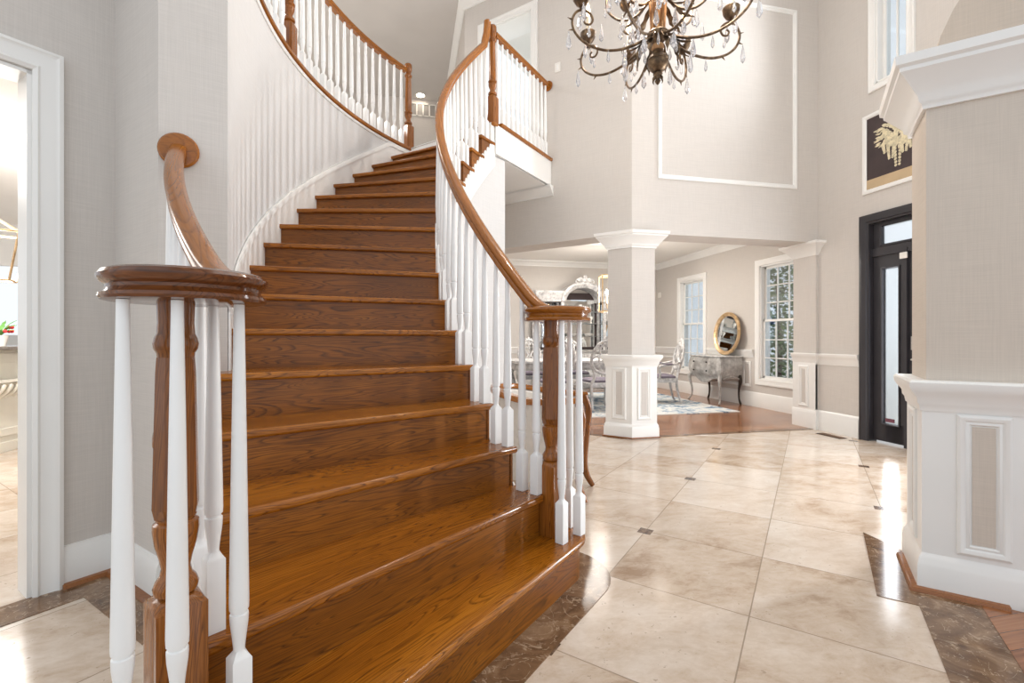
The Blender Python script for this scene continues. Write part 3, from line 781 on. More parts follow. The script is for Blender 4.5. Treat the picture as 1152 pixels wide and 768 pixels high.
def spline(pts, k=6):
    P = [Vector(p) for p in pts]; out = []
    for i in range(len(P)-1):
        a, b, c, d = P[max(i-1, 0)], P[i], P[i+1], P[min(i+2, len(P)-1)]
        for j in range(k):
            t = j/k
            out.append(.5*((2*b)+(c-a)*t+(2*a-5*b+4*c-d)*t*t+(3*b-a-3*c+d)*t**3))
    out.append(P[-1]); return out
def lerps(vals, n):
    return [vals[min(int(i/(n-1)*(len(vals)-1)), len(vals)-2)]*(1-(i/(n-1)*(len(vals)-1)-min(int(i/(n-1)*(len(vals)-1)), len(vals)-2))) + vals[min(int(i/(n-1)*(len(vals)-1)), len(vals)-2)+1]*(i/(n-1)*(len(vals)-1)-min(int(i/(n-1)*(len(vals)-1)), len(vals)-2)) for i in range(n)]
def stube(g, pts, rad, seg=8, k=5):
    p = spline(pts, k); r = lerps(rad, len(p)) if isinstance(rad, (list, tuple)) else rad
    return g.tube(p, r, seg)

# ------------------------------------------------------------------ ceiling of the foyer and chandelier
struct(build(G().prism([(5.2, -2.2), (5.2, 4.95), (2.45, 4.95), (.9, 6.5), (.9, 3.2), (-1.3, 3.2), (-1.3, -2.2)], 6.2, 6.3), 'ceiling', CEIL))
cx, cy = W(.845, 2.7)
ch = empty('chandelier', F((cx, cy, 2.6)), 'bronze scrolled-arm crystal chandelier with candle lights hanging high in the foyer', 'chandelier')
MC = F((cx, cy, 0))
g = G(MC); g.lathe([(.001, 2.618), (.01, 2.625), (.018, 2.64), (.012, 2.65), (.02, 2.665), (.028, 2.68), (.02, 2.69), (.001, 2.7)], 12)
for i in range(6):
    a = i*PI/3; stube(g, [(.012*math.cos(a), .012*math.sin(a), 2.67), (.03*math.cos(a), .03*math.sin(a), 2.65), (.026*math.cos(a), .026*math.sin(a), 2.63)], [.007, .005, .002], 5)
build(g, 'finial', BRONZE, ch)
build(G(MC).lathe([(.02, 2.69), (.035, 2.7), (.056, 2.725), (.062, 2.745), (.055, 2.752), (.06, 2.76), (.05, 2.78), (.032, 2.79), (.026, 2.8), (.034, 2.81), (.02, 2.815)], 20), 'urn', BRONZE, ch)
build(G(MC).lathe([(.02, 2.81), (.032, 2.815), (.037, 2.83), (.032, 2.848), (.02, 2.855)], 20), 'amber_ring', GOLDW, ch)
build(G(MC).lathe([(.02, 2.85), (.03, 2.86), (.058, 2.895), (.062, 2.91), (.056, 2.92), (.03, 2.925)], 20), 'dish', BRONZE, ch)
build(G(MC).lathe([(.026, 2.92), (.03, 3.0), (.026, 3.2), (.034, 3.3), (.028, 3.5), (.05, 3.56), (.02, 3.62), (.012, 3.8)], 10), 'column', GOLDW, ch, smooth=15)
for i in range(8):
    a = i*PI/4+.2; p = []
    for k in range(9): r = .036+.05*(k/8)**1.5; b = a+.25*k/8; p.append((r*math.cos(b), r*math.sin(b), 2.93+.5*k/8))
    build(G(MC).tube(p, [.006]*5+[.009]*4, 6), 'rib', GOLDW, ch)
build(G(MC).tube([(0, 0, 3.75), (0, 0, 6.12)], .007, 8), 'chain_rod', BRONZE, ch)
build(G(MC).lathe([(.02, 6.08), (.07, 6.12), (.09, 6.18), (.09, 6.199), (.001, 6.199)], 20), 'ceiling_canopy', BRONZE, ch)
def drop(s=1):
    return mk_mesh(G().lathe([(.001, 0), (.004*s, -.006*s), (.003*s, -.012*s), (.007*s, -.025*s), (.013*s, -.06*s), (.012*s, -.072*s), (.001, -.088*s)], 6), 'crystal_drop', CRYS, Matrix(), 5)
DROP, DROPS = drop(1.25), drop(.8)
ARM = [(.045, 2.905), (.09, 2.868), (.16, 2.83), (.24, 2.803), (.33, 2.797), (.42, 2.822), (.485, 2.875), (.508, 2.94), (.488, 2.995), (.445, 3.015), (.405, 2.998), (.388, 2.965), (.402, 2.937), (.43, 2.938), (.44, 2.96), (.425, 2.972)]
def leafshape(g, base, tip, w, up, k=7):
    # serrated acanthus-like blade with a little thickness
    b, t = Vector(base), Vector(tip); d = t-b; up = Vector(up).normalized(); s = d.cross(up).normalized(); L = []; Rr = []
    for i in range(k+1):
        f = i/k; ww = w*math.sin(PI*min(1, f*.85+.15))*(1 if i % 2 else .62)
        c = b+d*f+up*(math.sin(PI*f)*d.length*.15); L.append(c-s*ww); Rr.append(c+s*ww)
    m = [b+d*(i/k)+up*(math.sin(PI*i/k)*d.length*.15+.006) for i in range(k+1)]
    vs = L+m+Rr; n = k+1; fs = []
    for i in range(k):
        fs += [(i, i+1, n+i+1, n+i), (n+i, n+i+1, 2*n+i+1, 2*n+i), (i, i+1, 2*n+i+1, 2*n+i)]
    g.add(vs, fs)
for i in range(8):
    a = i*PI/4+.12+math.radians(-12.3); ca, sa = math.cos(a), math.sin(a)
    Mi = MC @ Matrix.Rotation(a, 4, 'Z')
    g = G(Mi); stube(g, [(r, 0, z) for r, z in ARM], [.009, .008, .0075, .0075, .007, .006, .005], 7, 5)
    for (r, z), (r2, z2) in (((.5, 2.9), (.53, 2.893)), ((.506, 2.955), (.535, 2.965)), ((.4, 2.81), (.415, 2.79))): g.tube([(r, 0, z), (r2, 0, z2)], [.007, .001], 5)
    arm = build(g, 'arm', BRONZE, ch, Mi)
    g = G(Mi); leafshape(g, (.06, 0, 2.9), (.19, 0, 2.80), .022, (0, 0, -1)); leafshape(g, (.07, 0, 2.88), (.12, 0, 2.74), .02, (1, 0, 0)); build(g, 'leaf', BRONZE, arm)
    g = G(Mi); g.lathe([(.001, 3.012), (.012, 3.016), (.008, 3.028), (.03, 3.045), (.046, 3.072), (.05, 3.1), (.044, 3.105), (.03, 3.09), (.001, 3.085)], 14, (.455, 0, 0)); build(g, 'candle_cup', BRONZE, arm)
    build(G(Mi).lathe([(.001, 3.08), (.013, 3.085), (.013, 3.2), (.001, 3.205)], 10, (.455, 0, 0)), 'candle', WAX, arm)
    build(G(Mi).lathe([(.003, 3.205), (.012, 3.225), (.014, 3.245), (.008, 3.275), (.001, 3.295)], 10, (.455, 0, 0)), 'bulb', BULB, arm)
    for r, z, da, me in ((.528, 2.89, 0, DROP), (.41, 2.93, 0, DROPS), (.455, 3.03, .09, DROP), (.455, 3.03, -.09, DROP), (.2, 2.81, 0, DROP), (.3, 2.79, .03, DROPS), (.14, 2.98, .3, DROP), (.2, 3.05, -.25, DROP), (.33, 3.06, .25, DROP)):
        inst(me, 'crystal_drop', arm, Mi @ Matrix.Translation((r*math.cos(da), r*math.sin(da), z)))
    # upper tier arm
    b = PI/8
    if i % 4 != 3 or True:
        Mj = MC @ Matrix.Rotation(a+b, 4, 'Z')
        g = G(Mj); stube(g, [(.04, 0, 3.12), (.12, 0, 3.04), (.21, 0, 3.03), (.28, 0, 3.09), (.29, 0, 3.17), (.25, 0, 3.2), (.22, 0, 3.17), (.24, 0, 3.15)], [.008, .007, .006, .005], 6, 5)
        up = build(g, 'arm', BRONZE, ch, Mj)
        g = G(Mj); leafshape(g, (.06, 0, 3.1), (.2, 0, 2.98), .024, (0, 0, -1)); build(g, 'leaf', BRONZE, up)
        g = G(Mj); g.lathe([(.001, 3.2), (.025, 3.215), (.04, 3.24), (.042, 3.265), (.025, 3.255), (.001, 3.25)], 12, (.26, 0, 0)); build(g, 'candle_cup', BRONZE, up)
        build(G(Mj).lathe([(.001, 3.25), (.012, 3.255), (.012, 3.36), (.001, 3.365)], 8, (.26, 0, 0)), 'candle', WAX, up)
        build(G(Mj).lathe([(.003, 3.365), (.012, 3.385), (.014, 3.405), (.001, 3.455)], 8, (.26, 0, 0)), 'bulb', BULB, up)
        inst(DROP, 'crystal_drop', up, Mj @ Matrix.Translation((.21, 0, 3.02))); inst(DROPS, 'crystal_drop', up, Mj @ Matrix.Translation((.3, 0, 3.13)))
        inst(DROPS, 'crystal_drop', up, Mj @ Matrix.Translation((.1, 0, 2.86)))

# ------------------------------------------------------------------ tub chair under the stair
tx, ty = W(.215, 3.52)
tc = empty('tub_chair', F((tx, ty, 0)), 'beige upholstered tub chair with oak arm rail under the curved stair', 'chair')
Mt = F((tx, ty, 0), W(.96, -.28))
def tubarc(r0, r1, z0, z1f, a0=.62, k=40):
    R = []
    for q in arange(a0, 2*PI-a0, k):
        c, s = math.cos(q), math.sin(q); zt = z1f(q)
        R.append([(r0*c, r0*s, z0), (r1*c, r1*s, z0), (r1*c, r1*s, zt), (r0*c, r0*s, zt)])
    return R
topz = lambda q: .70+.06*max(0, -math.cos(q))
g = G(Mt); g.rings(tubarc(.335, .36, .17, topz)); build(g, 'outer_back', LINEN, tc, smooth=30)
g = G(Mt); g.rings(tubarc(.27, .335, .3, lambda q: topz(q)-.01)); build(g, 'inner_back', CUSHW, tc, smooth=30, bevel=.012)
g = G(Mt); g.rail([(.345*math.cos(q), .345*math.sin(q), topz(q)+.018) for q in arange(.5, 2*PI-.5, 44)], [(-.034, -.02), (.034, -.02), (.038, 0), (.03, .018), (-.03, .018), (-.038, 0)]); build(g, 'arm_rail', OAKH, tc, smooth=50)
g = G(Mt); g.lathe([(.001, .3), (.26, .3), (.268, .33), (.268, .41), (.25, .44), (.001, .46)], 28); build(g, 'seat', CUSHW, tc)
g = G(Mt); g.lathe([(.001, .17), (.3, .17), (.3, .3), (.001, .3)], 28); build(g, 'seat_frame', LINEN, tc)
for s in (1, -1):
    a = .5*s; c, sn = math.cos(a), math.sin(a)
    g = G(Mt); stube(g, [(.345*c, .345*sn, topz(.5)+.01), (.385*c, .385*sn, .6), (.37*c, .37*sn, .42), (.35*c, .35*sn, .22), (.37*c, .37*sn, .1), (.42*c, .42*sn, .012)], [.03, .028, .026, .028, .024, .019], 10); build(g, 'front_leg', OAKZ, tc)
    a = 2.4*s; c, sn = math.cos(a), math.sin(a)
    g = G(Mt); stube(g, [(.31*c, .31*sn, .2), (.33*c, .33*sn, .1), (.38*c, .38*sn, .012)], [.026, .022, .018], 10); build(g, 'rear_leg', OAKZ, tc)
    g = G(Mt); g.tube([(.365*math.cos(q*s), .365*math.sin(q*s), z) for q, z in ((.56, .68), (.6, .5), (.62, .3), (.66, .18))], .006, 6); build(g, 'welt', CUSHW, tc)

# ------------------------------------------------------------------ dining room
rug = tag(build(G(F((2.95, 7.75, .006))).box(-2.05, 2.05, -1.45, 1.45, 0, .012), 'rug', RUG, frame=F((2.95, 7.75, .006))), 'blue and white distressed rug beneath the dining table', 'rug')
RZ0 = .019
def ornate_chair(M, arms, label, group):
    t = empty('dining_chair', M, label, 'chair', group)
    for s in (1, -1):
        g = G(M); stube(g, [(s*.215, -.2, .41), (s*.245, -.235, .33), (s*.225, -.225, .17), (s*.232, -.235, .06), (s*.25, -.265, .024)], [.034, .038, .023, .019, .024], 8); build(g, 'leg', SILV, t)
        g = G(M); stube(g, [(s*.19, .19, .43), (s*.185, .21, .25), (s*.195, .25, .08), (s*.2, .29, .02)], [.024, .022, .018, .016], 8); build(g, 'leg', SILV, t)
        g = G(M); stube(g, [(s*.185, .2, .43), (s*.15, .235, .54), (s*.19, .26, .66), (s*.22, .285, .8)], [.026, .023, .022, .021], 8); build(g, 'back_stile', SILV, t)
        if arms:
            g = G(M); stube(g, [(s*.205, .265, .72), (s*.265, .12, .68), (s*.29, -.06, .66), (s*.285, -.12, .63), (s*.25, -.1, .53), (s*.24, -.11, .43)], [.016, .018, .022, .02, .018, .02], 8); a = build(g, 'arm', SILV, t)
            g = G(M); g.ball((s*.285, .02, .685), (.028, .1, .018)); build(g, 'arm_pad', VELVET, a)
    sp = [(-.21, .2), (-.25, -.15), (-.2, -.235), (0, -.26), (.2, -.235), (.25, -.15), (.21, .2)][::1]
    g = G(M); g.loft(sp[::1], [(-.01, .37), (.0, .365), (.006, .39), (.0, .43), (-.02, .44)]); f = build(g, 'seat_frame', SILV, t)
    g = G(M); g.loft(sp, [(-.03, .43), (-.015, .45), (-.02, .475), (-.06, .495), (-.12, .505)]); build(g, 'seat', VELVET, t)
    tilt = lambda z: .24+(z-.55)*.2
    g = G(M); g.tube([(.225*math.cos(q)*(1-.12*math.sin(q)), tilt(.84+.25*math.sin(q)), .84+.25*math.sin(q)) for q in arange(0, 2*PI, 36)[:-1]], .022, 8, True); bk = build(g, 'backrest', SILV, t)
    g = G(M)
    for s in (1, -1):
        stube(g, [(s*.02, tilt(.6), .6), (s*.09, tilt(.7), .7), (s*.03, tilt(.8), .8), (s*.1, tilt(.93), .93), (s*.05, tilt(1.05), 1.05), (s*.02, tilt(1.0), 1.0)], [.019, .017, .017, .016, .014], 6)
        stube(g, [(s*.21, tilt(.82), .82), (s*.13, tilt(.86), .86), (s*.1, tilt(.78), .78), (s*.14, tilt(.72), .72)], [.014, .013, .012, .011], 6)
        stube(g, [(s*.2, tilt(.9), .9), (s*.15, tilt(.98), .98), (s*.09, tilt(.99), .99), (s*.08, tilt(.93), .93)], [.014, .013, .012, .011], 6)
    stube(g, [(0, tilt(.6), .6), (0, tilt(.85), .85), (0, tilt(1.08), 1.08)], [.016, .012, .014], 6)
    build(g, 'splat', SILV, bk)
    g = G(M)
    for s in (-1, 0, 1): leafshape(g, (s*.02, tilt(1.08), 1.08), (s*.075, tilt(1.15), 1.13+.04*(s == 0)), .03, (0, -1, 0))
    g.ball((0, tilt(1.1)-.01, 1.1), (.03, .015, .03)); build(g, 'crest', SILV, bk)
    return t
chairs = []
c0 = ornate_chair(F((2.93, 6.98, RZ0), (-1, 0)), False, 'silver carved dining chair with its back to the foyer, nearest the column', 'silver carved dining chairs')
copy_tree(c0, F((2.2, 6.98, RZ0), (-1, 0)), None, 'silver carved dining chair with its back to the foyer, beyond the newel post')
copy_tree(c0, F((2.3, 8.62, RZ0), (1, 0)), None, 'silver carved dining chair across the table, in front of the blue vase')
copy_tree(c0, F((3.15, 8.62, RZ0), (1, 0)), None, 'silver carved dining chair across the table, under the arched cabinet top')
ornate_chair(F((4.36, 7.5, RZ0), (-.25, -1)), True, 'silver carved armchair with velvet seat at the table end by the window', 'silver carved dining chairs')
tb = empty('dining_table', F((2.75, 7.8, RZ0)), 'long antiqued silver dining table with carved apron on the blue rug', 'table')
Mtb = F((2.75, 7.8, RZ0))
def rrect(w, d, r, k=6):
    o = []
    for cx_, cy_, a0 in ((w-r, d-r, 0), (-w+r, d-r, PI/2), (-w+r, -d+r, PI), (w-r, -d+r, 1.5*PI)):
        o += [(cx_+r*math.cos(a0+PI/2*i/k), cy_+r*math.sin(a0+PI/2*i/k)) for i in range(k+1)]
    return o
g = G(Mtb); g.loft(rrect(1.15, .52, .2), [(-.03, .715), (-.005, .72), (0, .735), (-.008, .748), (0, .755), (-.01, .765)]); build(g, 'tabletop', SILV, tb)
g = G(Mtb); g.loft(rrect(1.05, .44, .15), [(-.01, .6), (0, .62), (.006, .64), (0, .66), (.004, .715)]); build(g, 'apron', SILVD, tb)
for sx in (1, -1):
    for sy in (1, -1):
        g = G(Mtb); stube(g, [(sx*.92, sy*.3, .66), (sx*1.0, sy*.36, .52), (sx*.92, sy*.32, .26), (sx*.94, sy*.34, .1), (sx*1.0, sy*.38, .042)], [.06, .062, .036, .03, .04], 10); build(g, 'leg', SILVD, tb)
g = G(Mtb); stube(g, [(-.92, 0, .2), (-.4, 0, .28), (0, 0, .2), (.4, 0, .28), (.92, 0, .2)], .03, 8)
for sx in (1, -1): stube(g, [(sx*.93, .33, .22), (sx*.88, 0, .2), (sx*.93, -.33, .22)], .028, 8)
build(g, 'stretcher', SILVD, tb)
# china cabinet
Mcab = F((2.6, 9.45, .006))
cb = empty('china_cabinet', Mcab, 'antiqued silver china cabinet with arched carved crest and glass shelves', 'cabinet')
WC, DC = 2.1, .42
g = G(Mcab); g.box(0, WC, .0, DC, .08, .86); g.loft([(0, 0), (WC, 0), (WC, DC), (0, DC)], [(0, .84), (.02, .85), (.025, .88), (0, .89)]); g.loft([(0.02, 0.02), (WC-.02, 0.02), (WC-.02, DC-.01), (.02, DC-.01)], [(0, 0), (0, .08)])
base = build(g, 'base_cabinet', SILVD, cb)
for i, (a, b) in enumerate(((.04, .55), (.59, 1.04), (1.06, 1.51), (1.55, 2.06))):
    g = G(Mcab); g.box(a, b, -.014, 0, .14, .8); d = build(g, 'door', SILV, cb, bevel=.004)
    g = G(Mcab @ Matrix.Translation((0, -.014, 0))); g.frame(a+.05, b-.05, .2, .74, [(0, 0), (0, .008), (.015, .012), (.03, .001)]); build(g, 'panel_moulding', SILVD, d)
    g = G(Mcab); g.ball(((b-.03) if i % 2 == 0 else (a+.03), -.025, .5), .012, 8, 6); build(g, 'knob', DARKMETAL, d)
ZS = 1.95
g = G(Mcab); g.box(0, WC, DC-.03, DC, .88, ZS+.2); build(g, 'back_panel', PAINTD, cb)
g = G(Mcab); g.box(.08, .5, DC-.034, DC-.031, .95, 1.9); g.box(.66, 1.44, DC-.034, DC-.031, .95, 2.0); g.box(1.6, 2.02, DC-.034, DC-.031, .95, 1.9); build(g, 'mirror_back', MIRR, cb)
for x in (0, .54, 1.5, WC-.06):
    g = G(Mcab); g.box(x, x+.06, 0, .05, .88, ZS); g.box(x, x+.06, DC-.06, DC-.03, .88, ZS); build(g, 'post', SILV, cb)
for a, b in ((0, .6), (1.5, WC)):
    g = G(Mcab); g.loft([(a, 0), (b, 0), (b, DC), (a, DC)], [(0, ZS-.02), (0, ZS+.06), (.015, ZS+.08), (.02, ZS+.12), (.05, ZS+.17), (.05, ZS+.2), (0, ZS+.2)]); build(g, 'cornice', SILV, cb)
archp = lambda r: [(1.05+r*1.0*math.cos(q), 0, ZS-.02+r*.92*math.sin(q)) for q in arange(0, PI, 24)]
g = G(Mcab); R = []
for q in arange(0, PI, 24):
    c, s = math.cos(q), math.sin(q)
    R.append([(1.05+.40*c, -.01, ZS-.02+.3*s), (1.05+.40*c, DC, ZS-.02+.3*s), (1.05+.51*c, DC, ZS-.02+.42*s), (1.05+.51*c, -.05, ZS-.02+.42*s), (1.05+.47*c, -.06, ZS-.02+.37*s)])
build(g.rings(R), 'arched_cornice', SILV, cb, smooth=30)
g = G(Mcab)
for s in (-1, 1):
    stube(g, [(1.05+s*.02, -.05, ZS+.4), (1.05+s*.1, -.06, ZS+.47), (1.05+s*.2, -.06, ZS+.42), (1.05+s*.17, -.06, ZS+.36), (1.05+s*.12, -.06, ZS+.39)], [.022, .02, .016, .012, .01], 7)
    for k in (0, 1, 2): leafshape(g, (1.05+s*.03*k, -.05, ZS+.4), (1.05+s*(.03+.09*k), -.07, ZS+.56-.05*k), .035, (0, -1, 0))
g.ball((1.05, -.06, ZS+.44), (.05, .03, .06)); build(g, 'crest', SILV, cb)
for z in (1.18, 1.46, 1.72):
    g = G(Mcab); g.box(.06, .54, .06, DC-.04, z, z+.008); g.box(.6, 1.5, .06, DC-.04, z, z+.008); g.box(1.56, WC-.06, .06, DC-.04, z, z+.008); build(g, 'glass_shelf', FROST, cb)
v = tag(build(G(Mcab).lathe([(.001, 1.47), (.05, 1.472), (.085, 1.52), (.09, 1.58), (.06, 1.63), (.07, 1.66), (.05, 1.66)], 16, (.3, .2, 0)), 'vase', BLUEG), 'cobalt blue bowl on a glass shelf of the china cabinet', 'vase')
n = 0
for (x, z, k) in ((.85, 1.19, 0), (1.25, 1.19, 0), (.8, 1.47, 1), (1.3, 1.47, 1), (1.05, 1.73, 1), (1.8, 1.47, 0)):
    if k: prof = [(.001, 0), (.03, .001), (.012, .02), (.01, .06), (.04, .1), (.045, .15), (.04, .15)]
    else: prof = [(.001, 0), (.06, .001), (.1, .03), (.12, .06), (.11, .06), (.05, .012)]
    tag(build(G(Mcab).lathe([(r, zz+z-.0005+.0015) for r, zz in prof], 16, (x, .22, 0)), 'goblet' if k else 'bowl', PLATE), ('white goblet' if k else 'white porcelain bowl')+' displayed behind the glass of the china cabinet', 'goblet' if k else 'bowl', 'white goblets in the china cabinet' if k else 'white bowls in the china cabinet')
# lantern pendant
lx, ly = 3.42, 7.6
Ml = F((lx, ly, 0), W(1, 0)); z0, z1, hw = 1.62, 2.24, .165
lt = empty('lantern_pendant', F((lx, ly, 1.6)), 'gold box lantern pendant with candle lights over the dining table', 'pendant lamp')
g = G(Ml)
for sx in (1, -1):
    for sy in (1, -1): g.box(sx*hw-.009, sx*hw+.009, sy*hw-.009, sy*hw+.009, z0, z1)
    for z in (z0, z1): g.box(-hw, hw, sx*hw-.01, sx*hw+.01, z-.01, z+.01); g.box(sx*hw-.01, sx*hw+.01, -hw, hw, z-.01, z+.01)
build(g, 'cage', GOLD, lt)
g = G(Ml); g.tube([(0, 0, z0+.05), (0, 0, 2.868)], .007, 8); g.lathe([(.001, 2.84), (.06, 2.845), (.06, 2.869), (.001, 2.869)], 20); g.tube([(-hw, 0, z1), (hw, 0, z1)], .008, 6); g.tube([(0, -hw, z1), (0, hw, z1)], .008, 6); build(g, 'stem', GOLD, lt)
for i in range(4):
    a = i*PI/2+.4; c, s = math.cos(a)*.075, math.sin(a)*.075
    g = G(Ml); stube(g, [(0, 0, z0+.08), (c*.6, s*.6, z0+.05), (c, s, z0+.1), (c, s, z0+.14)], .006, 6); ar = build(g, 'arm', GOLD, lt)
    build(G(Ml).lathe([(.001, z0+.14), (.012, z0+.142), (.012, z0+.28), (.001, z0+.282)], 8, (c, s, 0)), 'candle', WAX, ar)
    build(G(Ml).lathe([(.003, z0+.282), (.016, z0+.31), (.017, z0+.335), (.001, z0+.39)], 8, (c, s, 0)), 'bulb', BULBW, ar)
for i in range(10): a = i*PI/5; inst(DROPS, 'crystal_drop', lt, Ml @ Matrix.Translation((.1*math.cos(a), .1*math.sin(a), z0+.02)))
# bombe chest
Mch = F((5.17, 7.88, .006), (0, -1))
bc = empty('bombe_chest', Mch, 'silver grey bombe chest on curved legs under the round mirror', 'chest of drawers')
WD, DP = .87, .43
bz = [(.44, -.035), (.47, -.02), (.52, .012), (.58, .032), (.65, .038), (.72, .026), (.78, .004), (.815, -.012)]
def outline(d):
    k = 14; f = [(WD*i/k, -.05*math.sin(PI*i/k)-d*(.4+.6*math.sin(PI*i/k))) for i in range(k+1)]
    f[0] = (f[0][0]-d, f[0][1]); f[-1] = (f[-1][0]+d, f[-1][1])
    return f+[(WD+d*.6, DP), (-d*.6, DP)]
g = G(Mch); g.rings([[(x, y, z-(.0 if j else .09*max(0, math.sin(PI*min(1, max(0, (x-.18)/(WD-.36)))))*(y < .1))) for x, y in outline(d)] for j, (z, d) in enumerate(bz)]); body = build(g, 'body', SILVD, bc, smooth=50)
g = G(Mch); g.loft(outline(.0), [(-.005, .812), (.012, .818), (.014, .83), (.004, .838)]); build(g, 'top', SILV, bc)
for za, zb_ in ((.50, .645), (.66, .79)):
    g = G(Mch); R = []
    for i in range(13):
        x = .07+(WD-.14)*i/12; col_ = []
        for j in range(7):
            z = za+(zb_-za)*j/6
            d = 0
            for (p, q), (p2, q2) in zip(bz, bz[1:]):
                if p <= z <= p2: d = q+(q2-q)*(z-p)/(p2-p)
            col_.append((x, -.05*math.sin(PI*x/WD)-d*(.4+.6*math.sin(PI*x/WD)), z))
        R.append([(a, b-.006, c) for a, b, c in col_]+[(a, b+.004, c) for a, b, c in col_[::-1]])
    dw = build(g.rings(R), 'drawer', SILVD, bc, smooth=40)
    g = G(Mch)
    for x in (.25, .62): g.ball((x, -.05*math.sin(PI*x/WD)-.055, (za+zb_)/2), .015, 8, 6)
    build(g, 'knob', DARKMETAL, dw)
for x, s in ((.03, -1), (WD-.03, 1)):
    for y, t in ((.015, -1), (DP-.04, 1)):
        g = G(Mch); stube(g, [(x, y, .52), (x+s*.035, y-.03*(t < 0), .42), (x-s*.0, y, .24), (x+s*.005, y, .1), (x+s*.04, y-.04*(t < 0), .018), (x+s*.05, y-.055*(t < 0), .03)], [.03, .03, .017, .014, .02, .008], 8); build(g, 'leg', SILVD if t < 0 else DARKMETAL, bc)
    g = G(Mch); stube(g, [(x+s*.03, .05, .44), (x+s*.02, DP*.5, .485), (x+s*.03, DP-.06, .44)], [.016, .012, .016], 8); build(g, 'side_apron', SILVD, bc)
# round mirror leaning
Mm = Mch @ Matrix.Translation((.56, .335, .843)) @ Matrix.Rotation(-.1, 4, 'X')
mr = empty('mirror', Mm, 'round gold framed mirror leaning on the wall atop the bombe chest', 'mirror')
rx, rz = .345, .385
g = G(Mm); R = []
for q in arange(0, 2*PI, 48)[:-1]:
    c, s = math.cos(q), math.sin(q)
    R.append([((rx+a)*c, b, rz+(rz+a)*s) for a, b in ((0, 0), (0, -.03), (-.015, -.042), (-.035, -.036), (-.05, -.022), (-.064, -.02), (-.072, -.004), (-.072, 0))])
build(g.rings(R, loop=True), 'mirror_frame', GOLD, mr, smooth=35)
g = G(Mm); R = [[((rx-.068)*math.cos(q), y, rz+(rz-.068)*math.sin(q)) for q in arange(0, 2*PI, 48)[:-1]] for y in (-.001, -.006)]; build(g.rings(R), 'mirror_glass', MIRR, mr)
# small wall things
x, y, z = hit(742.5, 332, 1, 0, 5.65); tag(build(G(F((5.65, y, z), (0, -1))).box(-.05, .05, -.025, -.001, -.06, .06), 'thermostat_switch', PLATE, bevel=.006), 'small white thermostat box on the wall beyond the far window', 'thermostat')
x, y, z = hit(627.5, 76, 1, 1, 7.4); M = F((x, y, z), (1, -1)); sw = tag(build(G(M).box(-.04, .04, -.008, -.001, -.06, .06), 'light_switch', PLATE, bevel=.003), 'white light switch plate on the upper wall beside the hall railing', 'light switch'); build(G(M).box(-.016, .016, -.012, -.008, -.033, .033), 'rocker', TRIM, sw)
x, y, z = hit(476, 124, 0, 1, 9.55); M = F((x, y, z)); vt = empty('air_vent', M, 'long metal return air grille near the hall ceiling', 'vent')
build(G(M).box(-.25, .25, -.006, -.001, -.12, .12), 'backing', plain('vent_grey', lin(150, 146, 142), .5), vt); g = G(M)
for i in range(5): g.box(-.25+.5*i/4-.012, -.25+.5*i/4+.012, -.018, -.006, -.13, .13)
for zz in (-.13, .11): g.box(-.26, .26, -.018, -.006, zz, zz+.02)
build(g, 'frame', PLATE, vt)
x, y, z = hit(473, 107, 0, 1, 9.2); t_ = (5.95-EYE)/((VH-107)/FOC); x, y = W((473-576)/FOC*t_, t_); y = min(y, 9.4)
M = F((x, y, 5.95)); rl_ = empty('recessed_ceiling_light', M, 'lit round recessed light in the upstairs hall ceiling', 'ceiling light'); build(G(M).rings([[(r*math.cos(i*PI/12), r*math.sin(i*PI/12), z) for i in range(24)] for r, z in ((.075, -.001), (.1, -.001), (.098, -.008), (.075, -.006))], loop=True), 'trim_ring', PLATE, rl_); build(G(M).lathe([(.001, -.001), (.074, -.001), (.074, -.005), (.001, -.005)], 24), 'lamp', BULBW, rl_)
vn = empty('floor_vent', F((4.84, 4.55, 0)), 'small brown floor register by the front baseboard', 'vent'); g = G(); g.box(4.79, 4.90, 4.4, 4.72, .0005, .004); build(g, 'backing', DARKMETAL, vn); g = G()
for i in range(11): g.box(4.8, 4.89, 4.41+.3*i/11, 4.41+.3*i/11+.012, .004, .008)
build(g, 'slats', plain('brown_register', lin(130, 96, 70), .4), vn)
# painting over the front door
PA = F((5.03, 4.92, 0), (0, -1))
pa = empty('painting', PA @ Matrix.Translation((.62, 0, 2.8)), 'dark painting of cream hanging blossoms in a white frame above the front door', 'painting')
g = G(PA); g.frame(.605, 1.85, 2.77, 3.65, [(0, -.0), (0, .02), (.03, .024), (.045, .012), (.045, .002)]); build(g, 'picture_frame', TRIM, pa)
build(G(PA).box(.645, 1.81, -.008, -.001, 2.81, 3.61), 'canvas', PAINTD, pa)
build(G(PA).box(.648, 1.807, -.0095, -.008, 2.815, 2.92), 'painted_ledge', TAN, pa)
g = G(PA); rnd = random.Random(3)
def petal(x, z, a, L, w):
    c, s = math.cos(a), math.sin(a); y = -.0085-rnd.random()*.002
    p = [(0, 0), (.35, .5), (.7, .42), (1, 0), (.7, -.42), (.35, -.5)]
    q = [(x+L*u*c-w*v*s, z+L*u*s+w*v*c) for u, v in p]
    g.rings([[(a_, y, b_) for a_, b_ in q], [(a_, y-.0006, b_) for a_, b_ in q]])
fx, fz = 1.08, 3.34
for i in range(150):
    a = rnd.random()*2*PI; r = rnd.random()**.6
    petal(fx+r*.24*math.cos(a), fz+r*.15*math.sin(a)+.03, a+rnd.uniform(-.6, .6), rnd.uniform(.05, .1), rnd.uniform(.03, .05))
for x, L in ((.87, .1), (.92, .18), (.99, .28), (1.06, .16), (1.14, .14), (1.24, .2), (1.34, .14)):
    for k in range(9):
        f = k/8
        for s in (-1, 1): petal(x+s*.012, fz-.06-L*f, -PI/2+s*.9*(1-f*.6), .06*(1-.4*f), .03)
